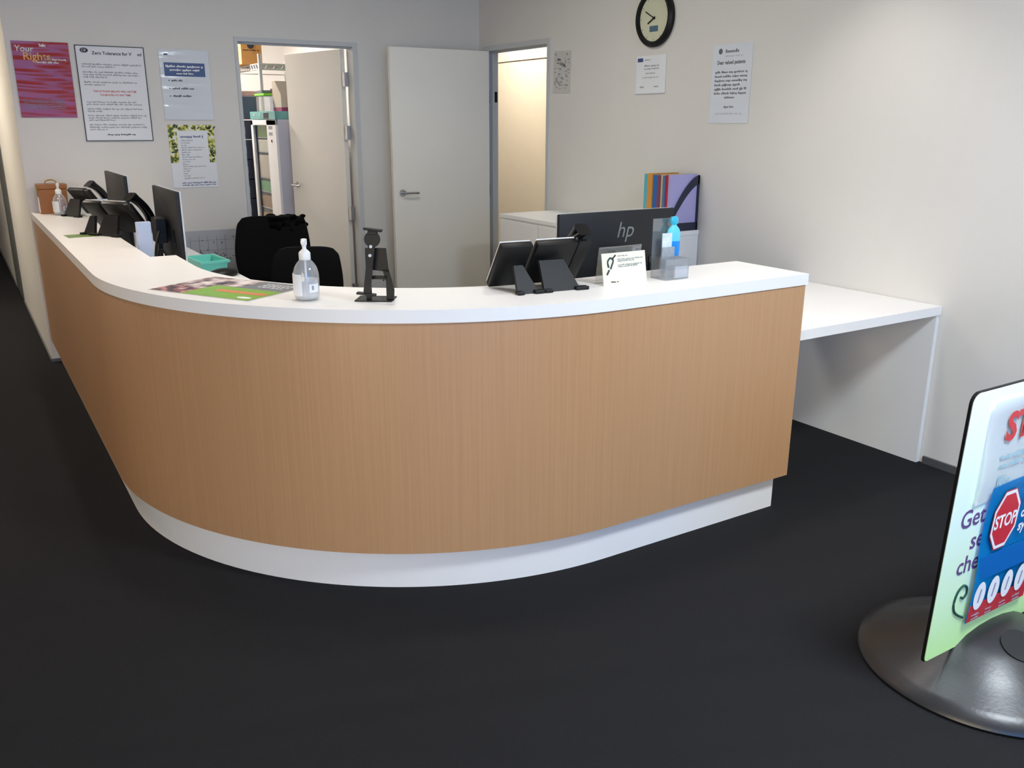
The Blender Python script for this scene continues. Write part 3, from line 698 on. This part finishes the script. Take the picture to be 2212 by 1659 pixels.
# ------------------------------------------------------------------ sanitiser bottles
def bottle(label, loc, rz, s=1.0, level=.066, sy=1.0):
    t = thing('sanitiser_bottle', label, 'bottle', loc, rz, 'hand sanitiser bottles')
    P = [(0, .002), (.034, .002), (.038, .006), (.0405, .02), (.0415, .06), (.0405, .085), (.036, .103), (.028, .117), (.019, .127), (.0175, .133)]
    P = [(r*s, z*s) for r, z in P]
    b = B(); lathe(b, P, n=40, sy=sy); obj('shell', b, 'clear_plastic', t, 60)
    b = B(); L = level*s; Q = [(0, .004*s), (.032*s, .004*s), (.0365*s, .01*s), (.0385*s, .02*s), (.0395*s, min(.06*s, L)), (.0392*s, L), (0, L)]; lathe(b, Q, n=40, sy=sy); obj('gel', b, 'clear_gel', t, 40)
    b = B(); lathe(b, [(.0175*s, .128*s), (.0185*s, .13*s), (.0185*s, .150*s), (.0165*s, .153*s), (.012*s, .158*s), (.007*s, .162*s), (.006*s, .172*s), (0, .172*s)], n=32); obj('pump_collar', b, 'white', t, 40)
    b = B(); lathe(b, [(0, .170*s), (.006*s, .170*s), (.0095*s, .178*s), (.0095*s, .194*s), (0, .196*s)], n=24); box(b, (0, -.014*s, .187*s), (.010*s, .030*s, .010*s), None, .002); obj('pump_head', b, 'white', t, 40)
    b = B(); cyl(b, (0, 0, .075*s), .0035*s, .13*s, 'z', 10); obj('dip_tube', b, 'whitem', t, 40)
    b = B(); r = .0424*s
    lathe(b, [(r*.985, .018*s), (r, .03*s), (r, .08*s), (r*.985, .086*s)], n=18, sy=sy, a0=math.radians(175), a1=math.radians(262)); obj('front_label', b, 'paper', t, 60)
    b = B(); lathe(b, [(r*1.004, .028*s), (r*1.01, .055*s)], n=10, sy=sy, a0=math.radians(292), a1=math.radians(338)); obj('side_label', b, 'paper', t, 60)
    b = B(); lathe(b, [(r*1.012, .036*s), (r*1.016, .050*s)], n=6, sy=sy, a0=math.radians(303), a1=math.radians(313)); obj('label_mark', b, 'greyink', t, 60)
    return t
bottle('clear pump bottle of hand sanitiser at the front curve of the counter', (-2.752, -3.645, ZT), math.radians(-30))
b2 = bottle('clear pump bottle of hand sanitiser in front of the brown wooden box', (-3.128, -.255, ZT), math.radians(-5), .98, .03)

# ------------------------------------------------------------------ brown wooden box
wb = thing('wooden_box', 'small brown wooden box with brass handle at the far left end of the counter', 'box', (-3.150, -.095, ZT), 0)
bm = B(); bx(bm, -.080, .080, -.062, .062, 0, .150, .003); obj('body', bm, 'brownwood', wb)
bm = B(); bx(bm, -.084, .084, -.066, .066, .1505, .178, .003); obj('lid', bm, 'brownwood', wb)
bm = B(); tube(bm, smooth_path([(-.03, 0, .179), (-.028, 0, .195), (0, 0, .203), (.028, 0, .195), (.03, 0, .179)], 5), .0035, 8); obj('handle', bm, 'brass', wb)
bm = B(); box(bm, (-.086, -.01, .15), (.006, .02, .03)); obj('clasp', bm, 'brass', wb)
bm = B(); box(bm, (-.0815, -.02, .055), (.003, .07, .09)); obj('white_card', bm, 'paper', wb)

# ------------------------------------------------------------------ flyers on the counter
fl = thing('counter_flyer', 'large printed flyer with green block and orange stripe lying on the counter curve', 'flyer', (-3.159, -3.202, ZT), math.atan2(-.386, .23))
def frect(name, m, u0, u1, v0, v1, z, skew=0.0):
    b = B(); b.faces.new([b.verts.new(p) for p in ((u0, v0, z), (u1, v0, z), (u1+skew, v1, z), (u0+skew, v1, z))]); return obj(name, b, m, fl)
bm = B(); bx(bm, 0, .45, 0, .30, .0003, .0018); obj('sheet', bm, mat('flyer_paper', (214, 206, 202), .3, var=.05), fl)
M['photo'] = mat('flyer_photo', (196, 182, 178), .3, var=.75, vscale=16); M['slate'] = mat('flyer_slate', (112, 116, 124), .3); M['lime'] = mat('flyer_lime', (128, 178, 46), .3, var=.12, vscale=9); M['orange'] = mat('flyer_orange', (228, 128, 78), .3)
def ramp_photo(name, stops, sc):
    m = mat(name, (200, 190, 186), .35); nt = m.node_tree; nz = [n for n in nt.nodes if n.type == 'TEX_NOISE'][0]; nz.inputs['Scale'].default_value = sc
    r = nt.nodes.new('ShaderNodeValToRGB'); el = r.color_ramp.elements; el[0].position = stops[0][0]; el[0].color = lin(stops[0][1]); el[1].position = stops[-1][0]; el[1].color = lin(stops[-1][1])
    for p, c in stops[1:-1]: e2 = el.new(p); e2.color = lin(c)
    nt.links.new(nz.outputs['Fac'], r.inputs[0]); nt.links.new(r.outputs[0], nt.nodes['Principled BSDF'].inputs['Base Color']); return m
M['photo'] = ramp_photo('flyer_photo_people', [(.36, (58, 50, 58)), (.46, (150, 122, 122)), (.54, (206, 192, 188)), (.66, (240, 230, 226))], 17)
M['photo_d'] = ramp_photo('flyer_photo_close', [(.36, (40, 38, 46)), (.46, (92, 76, 84)), (.52, (176, 96, 92)), (.60, (196, 172, 172))], 24)
frect('photo_print', 'photo', .004, .30, .10, .296, .0021); frect('photo_print', 'photo_d', .004, .15, .004, .10, .0021)
frect('slate_block', 'slate', .25, .446, .165, .296, .0024); frect('green_block', 'lime', .150, .446, .004, .165, .0024); frect('orange_stripe', 'orange', .215, .435, .085, .115, .0028)
bm = B(); rr = random.Random(8)
for r_ in range(3):
    x = .30
    while x < .41:
        wdt = rr.uniform(.008, .02); bm.faces.new([bm.verts.new(p) for p in ((x, .205+r_*.024, .0029), (x+wdt, .205+r_*.024, .0029), (x+wdt, .214+r_*.024, .0029), (x, .214+r_*.024, .0029))]); x += wdt+.006
obj('white_print', bm, 'whiteink', fl)
bm = B(); bm.faces.new([bm.verts.new((.40+.03*math.cos(2*PI*i/16), .035+.012*math.sin(2*PI*i/16), .0029)) for i in range(16)]); obj('logo', bm, 'whiteink', fl)
bm = B(); bx(bm, 0, .20, 0, .13, .0003, .0016); o = obj('sheet', bm, mat('leaflet_green', (110, 140, 66), .35, var=.7, vscale=40))
o.name = 'green_leaflet'; o.location = (-3.225, -1.53, ZT); o.rotation_euler = (0, 0, math.radians(4)); tag(o, 'small green leaflet lying under the desk phone on the left run', 'leaflet')

# hearing-loop card
cdx = thing('counter_card', 'cream card with an ear symbol standing in front of the wide monitor', 'card', (-1.685, -3.955, ZT), 0)
bm = B(); bx(bm, -.098, .098, 0, .003, 0, .112); xf(bm, bm.verts[:], None, (math.radians(-10), 0, 0)); obj('card', bm, 'cream', cdx)
bm = B(); bx(bm, -.085, .11, .045, .048, 0, .122); xf(bm, bm.verts[:], (0, .022, 0), (math.radians(8), 0, 0)); obj('back_flap', bm, 'acrylic', cdx)
Rm = Euler((math.radians(-10), 0, 0)).to_matrix()
bm = B()
tube(bm, smooth_path([(-.072, -.002, .062), (-.075, -.002, .082), (-.062, -.002, .095), (-.050, -.002, .085), (-.058, -.002, .068), (-.064, -.002, .056)], 5), .0028, 6)
box(bm, (-.045, -.002, .098), (.018, .002, .005), (0, math.radians(-40), 0)); box(bm, (-.076, -.002, .045), (.020, .002, .006), (0, math.radians(-55), 0))
words(bm, -.065, -.03, .008, .006, -.0012, 1, 88); xf(bm, bm.verts[:], None, Rm); obj('ear_symbol', bm, 'ink', cdx)
bm = B()
for i, z in enumerate((.098, .086, .080, .066, .060)): words(bm, -.03, .085, z, .005, -.0012, [.4, 1, .7, 1, .8][i], seed=90+i)
xf(bm, bm.verts[:], None, Rm); obj('print', bm, 'greyink', cdx)

# acrylic card holder with blue bottle
ah = thing('acrylic_holder', 'clear acrylic card holder near the right end of the counter', 'holder', (-1.465, -3.955, ZT), math.radians(0))
bm = B(); bx(bm, -.062, .052, .048, .051, 0, .215); obj('back_plate', bm, 'acrylic', ah)
bm = B(); bx(bm, -.062, .052, -.03, -.027, 0, .075); bx(bm, -.062, -.059, -.03, .05, 0, .075); bx(bm, .049, .052, -.03, .05, 0, .075); bx(bm, -.062, .052, -.03, .05, 0, .003); bx(bm, -.062, .052, .0, .003, 0, .082); obj('pocket', bm, 'acrylic', ah)
bm = B(); bx(bm, -.020, .049, .004, .047, .074, .078); obj('ledge', bm, 'acrylic', ah)
bm = B(); bx(bm, -.010, .050, -.026, -.020, .004, .045); tag(obj('business_cards', bm, 'paper', None, loc=(-1.465, -3.955, ZT)), 'white cards in the low pocket of the acrylic holder', 'cards')
bm = B(); bx(bm, -.050, .010, .006, .010, .004, .115); tag(obj('leaflet', bm, mat('grey_leaflet', (150, 156, 162), .4, var=.2, vscale=60), None, loc=(-1.465, -3.955, ZT)), 'grey leaflet standing in the acrylic holder left of the blue bottle', 'leaflet')
bm = B(); bx(bm, -.045, .0, .012, .016, .06, .165); tag(obj('leaflet', bm, mat('white_leaflet', (208, 222, 232), .4, var=.25, vscale=50), None, loc=(-1.465, -3.955, ZT)), 'pale blue leaflet standing highest in the acrylic holder', 'leaflet')
bb = thing('blue_bottle', 'bright blue flat bottle with round cap standing in the acrylic holder', 'bottle', (-1.447, -3.930, ZT+.0785), math.radians(-12))
bm = B(); lathe(bm, [(0, 0), (.024, 0), (.027, .004), (.028, .03), (.028, .055)], n=32, sy=.5); obj('lower_body', bm, mat('deep_blue_plastic', (24, 132, 212), .25, var=.2, vscale=20), bb, 50)
bm = B(); lathe(bm, [(.028, .055), (.028, .082), (.023, .098), (.012, .110), (.010, .116), (0, .116)], n=32, sy=.5); obj('upper_body', bm, mat('cyan_plastic', (96, 200, 222), .25, var=.1, vscale=20), bb, 50)
bm = B(); lathe(bm, [(.010, .115), (.015, .118), (.0165, .132), (.014, .142), (0, .145)], n=28, sy=.7); obj('cap', bm, mat('cyan_cap', (52, 180, 212), .3), bb, 50)

# ------------------------------------------------------------------ teal tray on the back desk
tr = thing('plastic_tray', 'teal plastic tray on the desk behind the counter curve', 'tray', (-2.535, -1.36, ZD), math.radians(4))
bm = B()
def ringbox(bm, x, y, z0, z1, th, flare):
    o0 = [(-x, -y), (x, -y), (x, y), (-x, y)]; o1 = [(a*(1+flare), b*(1+flare)) for a, b in o0]; i1 = [(a*(1-th/x), b*(1-th/y)) for a, b in o1]; i0 = [(a*(1-th/x), b*(1-th/y)) for a, b in o0]
    V = [[bm.verts.new((p[0], p[1], z)) for p in P] for P, z in ((o0, z0), (o1, z1), (i1, z1), (i0, z0+th))]
    for A, C in zip(V[:-1], V[1:]):
        for k in range(4): bm.faces.new((A[k], A[(k+1) % 4], C[(k+1) % 4], C[k]))
    bm.faces.new(V[0][::-1]); bm.faces.new(V[3])
ringbox(bm, .066, .125, 0, .055, .004, .06); obj('basin', bm, 'teal', tr)
bm = B()
for (a, b2_, c, d) in ((-.082, .082, -.144, -.130), (-.082, .082, .130, .144), (-.082, -.068, -.13, .13), (.068, .082, -.13, .13)): bx(bm, a, b2_, c, d, .045, .060, .003)
obj('rim', bm, 'teal', tr)

# ------------------------------------------------------------------ office chairs
def chair(label, loc, rz, seat_h, top, wd):
    """faces local -y (towards the counter)"""
    t = thing('office_chair', label, 'chair', loc, rz, 'black office chairs')
    b = B(); n = 14; H = top-seat_h-.01; g = []
    for side in (0, 1):
        rows = []
        for j in range(n+1):
            v = j/n; z = seat_h+.01+H*v; row = []
            half = wd/2*(0.90+.10*math.sin(PI*min(1, v*1.1)))
            if v > .88: half -= .030*((v-.88)/.12)**2.5
            if v < .1: half -= .03*((.1-v)/.1)**2
            for i in range(n+1):
                u = -1+2*i/n; e = 1-.35*(abs(u)**6)
                th = .030*e*(1-.3*abs(2*v-1)**6)
                y = .22+.10*v*v*.4+.02*(u*u)*-1 + (-th if side == 0 else th*.7)
                zz = z-(.012*abs(u)**5 if v > .9 else 0)
                row.append(b.verts.new((u*half, y, zz)))
            rows.append(row)
        g.append(rows)
    for s in (0, 1):
        for j in range(n):
            for i in range(n): b.faces.new((g[s][j][i], g[s][j][i+1], g[s][j+1][i+1], g[s][j+1][i]))
    for j in range(n):
        for i in (0, n): b.faces.new((g[0][j][i], g[0][j+1][i], g[1][j+1][i], g[1][j][i]))
    for i in range(n):
        for j in (0, n): b.faces.new((g[0][j][i], g[0][j][i+1], g[1][j][i+1], g[1][j][i]))
    obj('backrest', b, 'fabric', t, 50)
    b = B(); box(b, (0, 0, seat_h-.035), (wd+.03, .46, .08), None, .035, 4); obj('seat', b, 'fabric', t, 50)
    b = B(); tube(b, smooth_path([(0, .12, seat_h-.08), (0, .26, seat_h-.05), (0, .275, seat_h+.06), (0, .265, seat_h+.20)], 5), .022, 8); obj('back_support', b, 'black', t, 50)
    b = B(); cyl(b, (0, 0, (seat_h-.07+.09)/2), .025, seat_h-.07-.09, 'z', 16); obj('gas_column', b, 'black', t, 50)
    for k in range(5):
        a = 2*PI*k/5+.3; b = B(); box(b, (.15*math.cos(a), .15*math.sin(a), .085), (.29, .035, .025), (0, math.radians(6), a), .006); o = obj('base_arm', b, 'black', t)
        b = B(); cyl(b, (.285*math.cos(a), .285*math.sin(a), .028), .028, .04, 'x', 16, rot=None); obj('caster', b, 'black', o, 50)
    return t
vang = math.radians(-24)
chair('black fabric office chair with a dark fluffy garment over its backrest, near the storeroom door', (-1.965, -.62, 0), vang, .46, .915, .50)
chair('lower black office chair in front of the other, behind the sanitiser bottle', (-2.03, -1.48, 0), vang, .40, .81, .42)
# garment over chair back
gm = B(); rr = random.Random(4)
for i in range(60):
    u = rr.uniform(-.03, .21); z = rr.uniform(.80, .908); yy = .265+rr.uniform(-.04, .045)
    ball(gm, (u, yy, z), (rr.uniform(.02, .036), rr.uniform(.02, .03), rr.uniform(.012, .02)), 10)
bx(gm, -.03, .215, .225, .30, .72, .905, .02)
g_o = obj('garment', gm, 'wool', None, 60, loc=(-1.965, -.62, 0.006), rot=(0, 0, vang)); tag(g_o, 'black fluffy garment hung over the top of the taller office chair', 'garment')
# black cushion-like bag on desk edge by tray
bm = B(); lathe(bm, [(0, 0), (.085, 0), (.10, .012), (.085, .03), (.04, .04), (0, .042)], n=28, sy=.55)
o = obj('black_pouch', bm, 'black', None, 50, loc=(-2.53, -1.66, ZD), rot=(0, 0, .5)); tag(o, 'flat black pouch on the desk near the teal tray', 'pouch')

# ------------------------------------------------------------------ storeroom
fr = thing('display_fridge', 'white glass-fronted cabinet with a teal header in the storeroom', 'cabinet', (0, 0, 0))
fx, fy0, fy1, fx1 = -1.354, 1.0, 1.70, -.80
bm = B(); bx(bm, fx+.02, fx1, fy0, fy0+.02, 0, 1.548); bx(bm, fx+.02, fx1, fy1-.02, fy1, 0, 1.548); bx(bm, fx1-.02, fx1, fy0, fy1, 0, 1.548); bx(bm, fx+.02, fx1, fy0, fy1, 0, .06)
obj('body', bm, 'lilac', fr)
bm = B(); bx(bm, fx, fx1, fy0, fy1, 1.548, 1.613, .003); hd = obj('header', bm, 'tealm', fr)
bm = B(); bx(bm, fx-.003, fx, fy0+.17, fy0+.30, 1.555, 1.600); obj('vent', bm, 'dark', hd)
for yy in (fy0+.40, fy0+.56):
    bm = B(); cyl(bm, (fx-.002, yy, 1.585), .012, .006, 'x', 14); obj('screw', bm, 'silver', hd)
bm = B(); bx(bm, fx, fx+.022, fy0, fy0+.245, .06, 1.545, .004); bx(bm, fx, fx+.022, fy1-.06, fy1, .06, 1.545, .004); bx(bm, fx, fx+.022, fy0, fy1, 1.50, 1.545, .004); bx(bm, fx, fx+.022, fy0, fy1, .06, .12, .004); obj('door_frame', bm, 'whitem', fr)
bm = B(); bx(bm, fx+.008, fx+.012, fy0+.245, fy1-.06, .12, 1.50); obj('pane', bm, 'window_glass', fr)
for z in (1.40, 1.28, 1.06, .94, .80, .64):
    bm = B(); bx(bm, fx+.03, fx1-.02, fy0+.02, fy1-.02, z-.006, z); obj('shelf', bm, 'silver', fr)
bm = B()
for i, z in enumerate((1.47, 1.42)): bx(bm, fx-.001, fx+.001, fy0+.09, fy0+.19, z, z+.025)
obj('control_panel', bm, 'greyink', fr)
bm = B(); cyl(bm, (fx-.002, fy0+.12, 1.375), .01, .006, 'x', 14); obj('lock', bm, 'dark', fr)
goods = [('green', (92, 136, 52), 1.40, .10), ('pale', (206, 204, 190), 1.28, .10), ('cream', (196, 186, 172), 1.06, .19), ('emerald', (72, 140, 92), .94, .09), ('brown', (150, 116, 84), .80, .10), ('tan', (172, 138, 98), .64, .11), ('blue', (98, 110, 142), .064, .12)]
for nm, c, z, h in goods:
    bm = B(); bx(bm, fx+.032, fx+.30, fy0+.25, fy1-.065, z+.001, z+h, .004)
    tag(obj('storage_box', bm, mat('store_'+nm, c, .6, var=.08)), f'{nm} box on a shelf inside the glass-fronted storeroom cabinet', 'box', 'boxes in the storeroom cabinet')
# goods on top of the cabinet
bm = B(); bx(bm, -1.335, -1.215, 1.30, 1.55, 0, .125, .006); cb = thing('lidded_tub', 'clear plastic tub with a lime green and yellow lid on the storeroom cabinet', 'tub', (0, 0, 1.614)); obj('tub', bm, 'acrylic', cb)
bm = B(); bx(bm, -1.345, -1.275, 1.29, 1.56, .126, .145, .004); obj('green_lid', bm, mat('lime_lid', (120, 200, 40), .35), cb)
bm = B(); bx(bm, -1.275, -1.205, 1.29, 1.56, .126, .145, .004); obj('yellow_lid', bm, mat('yellow_lid', (206, 168, 40), .35), cb)
bm = B(); bx(bm, -1.34, -1.25, 1.35, 1.50, 1.7605, 1.785, .004); tag(obj('slate_box', bm, mat('slate_box', (96, 100, 116), .5)), 'flat slate grey box on the lime-lidded tub', 'box')
bm = B(); bx(bm, -1.245, -1.21, 1.36, 1.42, 1.7605, 1.80, .003); tag(obj('dark_box', bm, mat('dark_brown_box', (60, 44, 40), .5)), 'small dark brown box on the lime-lidded tub', 'box')
mf = thing('magazine_file', 'grey magazine file with a magenta foot on the storeroom cabinet', 'file', (0, 0, 1.614))
bm = B(); prism(bm, [(1.05, .03), (1.27, .03), (1.27, .24), (1.19, .24), (1.05, .13)], -1.275, -1.17, 'x'); obj('file_body', bm, mat('file_grey', (176, 166, 152), .5), mf)
bm = B(); prism(bm, [(1.05, 0), (1.27, 0), (1.27, .03), (1.05, .03)], -1.275, -1.17, 'x'); obj('magenta_foot', bm, mat('magenta', (132, 40, 82), .5), mf)
# wire rack behind
rk = thing('wire_rack', 'chrome wire shelving rack in the storeroom carrying the cardboard carton', 'shelf rack', (0, 0, 0))
rx0, rx1, ry0, ry1 = -1.215, -.70, 1.76, 2.62
for (x, y_) in ((rx0, ry0), (rx1, ry0), (rx0, ry1), (rx1, ry1)):
    bm = B(); cyl(bm, (x, y_, 1.05), .017, 2.1, 'z', 12); obj('post', bm, 'rackw', rk, 50)
for z in (.3, .9, 1.5, 2.02):
    bm = B()
    for dz in (0, -.045):
        for (a, c) in (((rx0, ry0), (rx1, ry0)), ((rx0, ry1), (rx1, ry1)), ((rx0, ry0), (rx0, ry1)), ((rx1, ry0), (rx1, ry1))): tube(bm, [(a[0], a[1], z+dz), (c[0], c[1], z+dz)], .006, 6)
    for i in range(1, 22): y_ = ry0+(ry1-ry0)*i/22; tube(bm, [(rx0, y_, z+.003), (rx1, y_, z+.003)], .0025, 4)
    for i in range(14):
        a = rx0+(rx1-rx0)*i/14; b_ = rx0+(rx1-rx0)*(i+1)/14; tube(bm, [(a, ry0, z-(.045 if i % 2 else 0)), (b_, ry0, z-(0 if i % 2 else .045))], .002, 4)
    for i in range(24):
        a = ry0+(ry1-ry0)*i/24; b_ = ry0+(ry1-ry0)*(i+1)/24; tube(bm, [(rx0, a, z-(.045 if i % 2 else 0)), (rx0, b_, z-(0 if i % 2 else .045))], .002, 4)
    obj('wire_shelf', bm, 'rackw', rk)
cb = thing('cardboard_carton', 'brown cardboard carton with a round dark logo on top of the wire rack', 'carton', (0, 0, 2.0265))
bm = B(); bx(bm, -1.29, -1.10, 2.05, 2.40, 0, .28, .003); obj('carton', bm, 'cardboard', cb)
bm = B(); cyl(bm, (-1.20, 2.048, .165), .030, .003, 'y', 24); obj('round_logo', bm, 'ink', cb)
bm = B(); words(bm, -1.27, -1.12, .118, .012, 2.0485, 1, 120); obj('print', bm, 'dark', cb)
# dark crates stacked at left
for i in range(9):
    t = thing('plastic_crate', ['lowest', 'second', 'third', 'fourth', 'fifth', 'sixth', 'seventh', 'eighth', 'topmost'][i] + ' dark navy crate in the storeroom stack, counted from the floor', 'crate', (-1.335, 1.93, .0+i*.172), 0, 'stacked navy crates')
    bm = B(); ringbox(bm, .085, .13, .002, .165, .006, .04); obj('bin', bm, mat('crate_navy', (38, 46, 62), .4, var=.15), t)
    bm = B(); bx(bm, -.06, -.045, -.139, -.137, .05, .11); obj('label_card', bm, 'greyink', t)
bm = B(); bx(bm, -1.40, -1.235, 1.80, 2.02, 1.55, 1.745, .004); t = tag(obj('file_box', bm, mat('slate_file', (84, 92, 108), .5)), 'slate grey file box on top of the navy crates', 'box')
bm = B(); bx(bm, -1.385, -1.24, 1.82, 2.02, 1.7455, 1.795, .006); tag(obj('packet', bm, mat('pink_packet', (226, 176, 164), .5, var=.2, vscale=30)), 'pale pink packet lying on the slate grey file box', 'packet')

# ------------------------------------------------------------------ freestanding sign
SX, SY = -1.305, -5.205
sg = thing('pavement_sign', 'freestanding green and white sign board in a round black base at the right edge', 'sign', (0, 0, 0))
DOME = [(.335, 0), (.347, .008), (.341, .022), (.305, .040), (.26, .060), (.22, .083), (.17, .114), (.12, .136), (.06, .147), (0, .150)]
def dome_z(r):
    for (r0, z0), (r1, z1) in zip(DOME[2:-1], DOME[3:]):
        if r1 <= r <= r0: return z0+(z1-z0)*(r0-r)/(r0-r1)
    return 0.0
bm = B(); lathe(bm, [(0, 0)] + DOME, (SX, SY, 0), 80)
obj('base', bm, mat('sign_base', (40, 40, 42), .34, var=.08, vscale=14, bump=.08, bscale=120), sg, 60)
bm = B(); cyl(bm, (0, 0, 0), .052, .006, 'z', 36); xf(bm, bm.verts[:], None, (math.radians(20), math.radians(-12), 0)); xf(bm, bm.verts[:], (SX-.045, SY-.115, dome_z(.124)+.001)); obj('filler_cap', bm, 'dark', sg, 50)
PX0, PX1, PZ0, PZ1 = -1.620, -1.02, .112, .876
out = [(PX0, PZ0+.012), (PX0+.004, PZ0+.003), (PX0+.012, PZ0)]
xa = SX-.187
n = 22
for i in range(n+1):
    x = xa+2*.187*i/n; out.append((x, max(PZ0, dome_z(abs(x-SX))-.002)))
out += [(PX1-.012, PZ0), (PX1, PZ0+.012)]
for i in range(7): a = PI/2*i/6; out.append((PX1-.03+.03*math.cos(a), PZ1-.03+.03*math.sin(a)))
for i in range(7): a = PI/2*i/6; out.append((PX0+.03-.03*math.sin(a), PZ1-.03+.03*math.cos(a)))
def lean(bm):
    for v in bm.verts: v.co.x += .040*(v.co.z-PZ0)/(PZ1-PZ0)
bm = B(); prism(bm, out, SY-.001, SY+.007, 'y'); lean(bm); obj('board', bm, 'black', sg)
gm_ = bpy.data.materials.new('sign_print'); gm_.use_nodes = True; nt = gm_.node_tree; b_ = nt.nodes['Principled BSDF']; b_.inputs['Roughness'].default_value = .3
tc = nt.nodes.new('ShaderNodeTexCoord'); sp = nt.nodes.new('ShaderNodeSeparateXYZ'); rp = nt.nodes.new('ShaderNodeValToRGB'); nt.links.new(tc.outputs['Object'], sp.inputs[0]); nt.links.new(sp.outputs['Z'], rp.inputs[0]); nt.links.new(rp.outputs[0], b_.inputs['Base Color'])
e = rp.color_ramp.elements; e[0].position = .10; e[0].color = lin((206, 252, 160)); e[1].position = .80; e[1].color = lin((240, 250, 253))
x_ = rp.color_ramp.elements.new(.30); x_.color = lin((226, 254, 212)); x_ = rp.color_ramp.elements.new(.56); x_.color = lin((234, 254, 244))
MATS['sign_print'] = gm_
cx_, cz_ = sum(p[0] for p in out)/len(out), sum(p[1] for p in out)/len(out)
bm = B(); prism(bm, [(x+(.003 if x < -1.3 else -.003), z+(.002 if z < .3 else -.003)) for x, z in out], SY-.0025, SY-.001, 'y'); lean(bm); obj('printed_face', bm, 'sign_print', sg)
ys = SY-.0036
pur = mat('purple_ink', (104, 76, 130), .4)
for tx, ox, oz in (('Get', .050, .492), ('se', .116, .420), ('che', .074, .352)):
    bm = B(); textmesh(bm, tx, PX0+ox, oz, .074, ys, bold=.0008); lean(bm); obj('lettering', bm, pur, sg)
bm = B(); tube(bm, smooth_path([(PX0+.150, ys, .205), (PX0+.120, ys, .222), (PX0+.100, ys, .240), (PX0+.092, ys, .268), (PX0+.102, ys, .298), (PX0+.124, ys, .310), (PX0+.142, ys, .300), (PX0+.146, ys, .282), (PX0+.135, ys, .270), (PX0+.120, ys, .276)], 6), .0038, 6); lean(bm); obj('spiral_motif', bm, mat('dark_green_ink', (24, 70, 52), .4), sg)
# sheets stuck on the board (slightly curled)
def sheet(name, label, x0, x1, z0, z1, y, curl, m):
    b = B(); g = []; nx, nz = 10, 24
    for j in range(nz+1):
        row = []
        for i in range(nx+1):
            u, v = i/nx, j/nz; c = curl*((1-u)**2)*(0.4+.9*math.sin(PI*v*1.3+.4)**2)
            row.append(b.verts.new((x0+(x1-x0)*u + c*.25*(1-u), y-.001-c, z0+(z1-z0)*v)))
        g.append(row)
    for j in range(nz):
        for i in range(nx): b.faces.new((g[j][i], g[j][i+1], g[j+1][i+1], g[j+1][i]))
    bmesh.ops.solidify(b, geom=b.faces[:], thickness=.0006)
    lean(b); o = obj(name, b, m, None, 60)
    return o
lg = thing('white_notice', 'white notice with red heading stuck on the upper part of the sign board', 'notice', (0, 0, 0))
o = sheet('sheet', '', PX0+.090, PX0+.385, .553, .838, ys-.001, .005, mat('bright_paper', (246, 248, 248), .5)); o.parent = lg
yl = ys-.0078
bm = B(); textmesh(bm, 'STOP', PX0+.172, .722, .108, yl, bold=.004); lean(bm); obj('red_heading', bm, mat('bright_red', (206, 48, 58), .4), lg)
bm = B(); words(bm, PX0+.17, PX0+.36, .668, .013, yl, 1, 130); words(bm, PX0+.17, PX0+.36, .644, .013, yl, 1, 131); textmesh(bm, 'Kia', PX0+.172, .585, .052, yl); lean(bm); obj('blue_print', bm, mat('pale_blue_ink', (150, 200, 214), .4), lg)
bp_ = thing('blue_poster', 'blue poster with red stop sign stuck on the lower part of the sign board', 'poster', (0, 0, 0))
o = sheet('sheet', '', PX0+.152, PX0+.445, .186, .592, ys-.003, .007, mat('bright_blue', (14, 158, 226), .3)); o.parent = bp_
yb = ys-.0122
def skew(bm):
    for v in bm.verts: v.co.x += .022*(v.co.z-.186)/.4
    lean(bm)
bm = B(); bx(bm, PX0+.156, PX0+.443, yb+.0012, yb+.0022, .312, .385); skew(bm); obj('navy_band', bm, mat('deep_blue_band', (6, 104, 180), .3), bp_)
bm = B(); bx(bm, PX0+.156, PX0+.443, yb+.0012, yb+.0022, .190, .240); skew(bm); obj('red_strip', bm, mat('strip_red', (196, 52, 62), .3), bp_)
def octa(name, r, y, m):
    b = B(); b.faces.new([b.verts.new((PX0+.232+r*math.cos(PI/8+PI/4*i)*.74, y, .482+r*math.sin(PI/8+PI/4*i))) for i in range(8)]); skew(b); obj(name, b, m, bp_)
octa('sign_outline', .094, yb, mat('sign_red_edge', (170, 40, 60), .3)); octa('sign_border', .090, yb-.0005, 'whiteink'); octa('sign_field', .079, yb-.001, mat('sign_red', (206, 48, 62), .3))
bm = B(); textmesh(bm, 'STOP', PX0+.232, .462, .054, yb-.0016, 'CENTER', bold=.0014, sx=.82); skew(bm); obj('stop_lettering', bm, 'whiteink', bp_)
for i, tx in enumerate(('Do', 'have', 'or flu', 'symp')):
    bm = B(); textmesh(bm, tx, PX0+.312, .548-i*.040, .042, yb, bold=.0012); skew(bm); obj('white_lettering', bm, 'whiteink', bp_)
for i in range(4):
    b = B(); b.faces.new([b.verts.new((PX0+.190+i*.068+.027*math.cos(2*PI*k/20), yb-.0005, .264+.042*math.sin(2*PI*k/20))) for k in range(20)]); skew(b); obj('white_oval', b, 'whiteink', bp_)
bm = B()
for i in range(4): words(bm, PX0+.170+i*.068, PX0+.208+i*.068, .206, .007, yb-.0004, 1, 140+i); words(bm, PX0+.172+i*.068, PX0+.210+i*.068, .195, .006, yb-.0004, 1, 150+i)
skew(bm); obj('strip_print', bm, 'paleink', bp_)
bm = B()
for i in range(4): box(bm, (PX0+.190+i*.068, yb-.0009, .264), (.007, .0005, .040), (0, .15, 0))
skew(bm); obj('oval_icons', bm, mat('icon_ink', (150, 150, 170), .4), bp_)
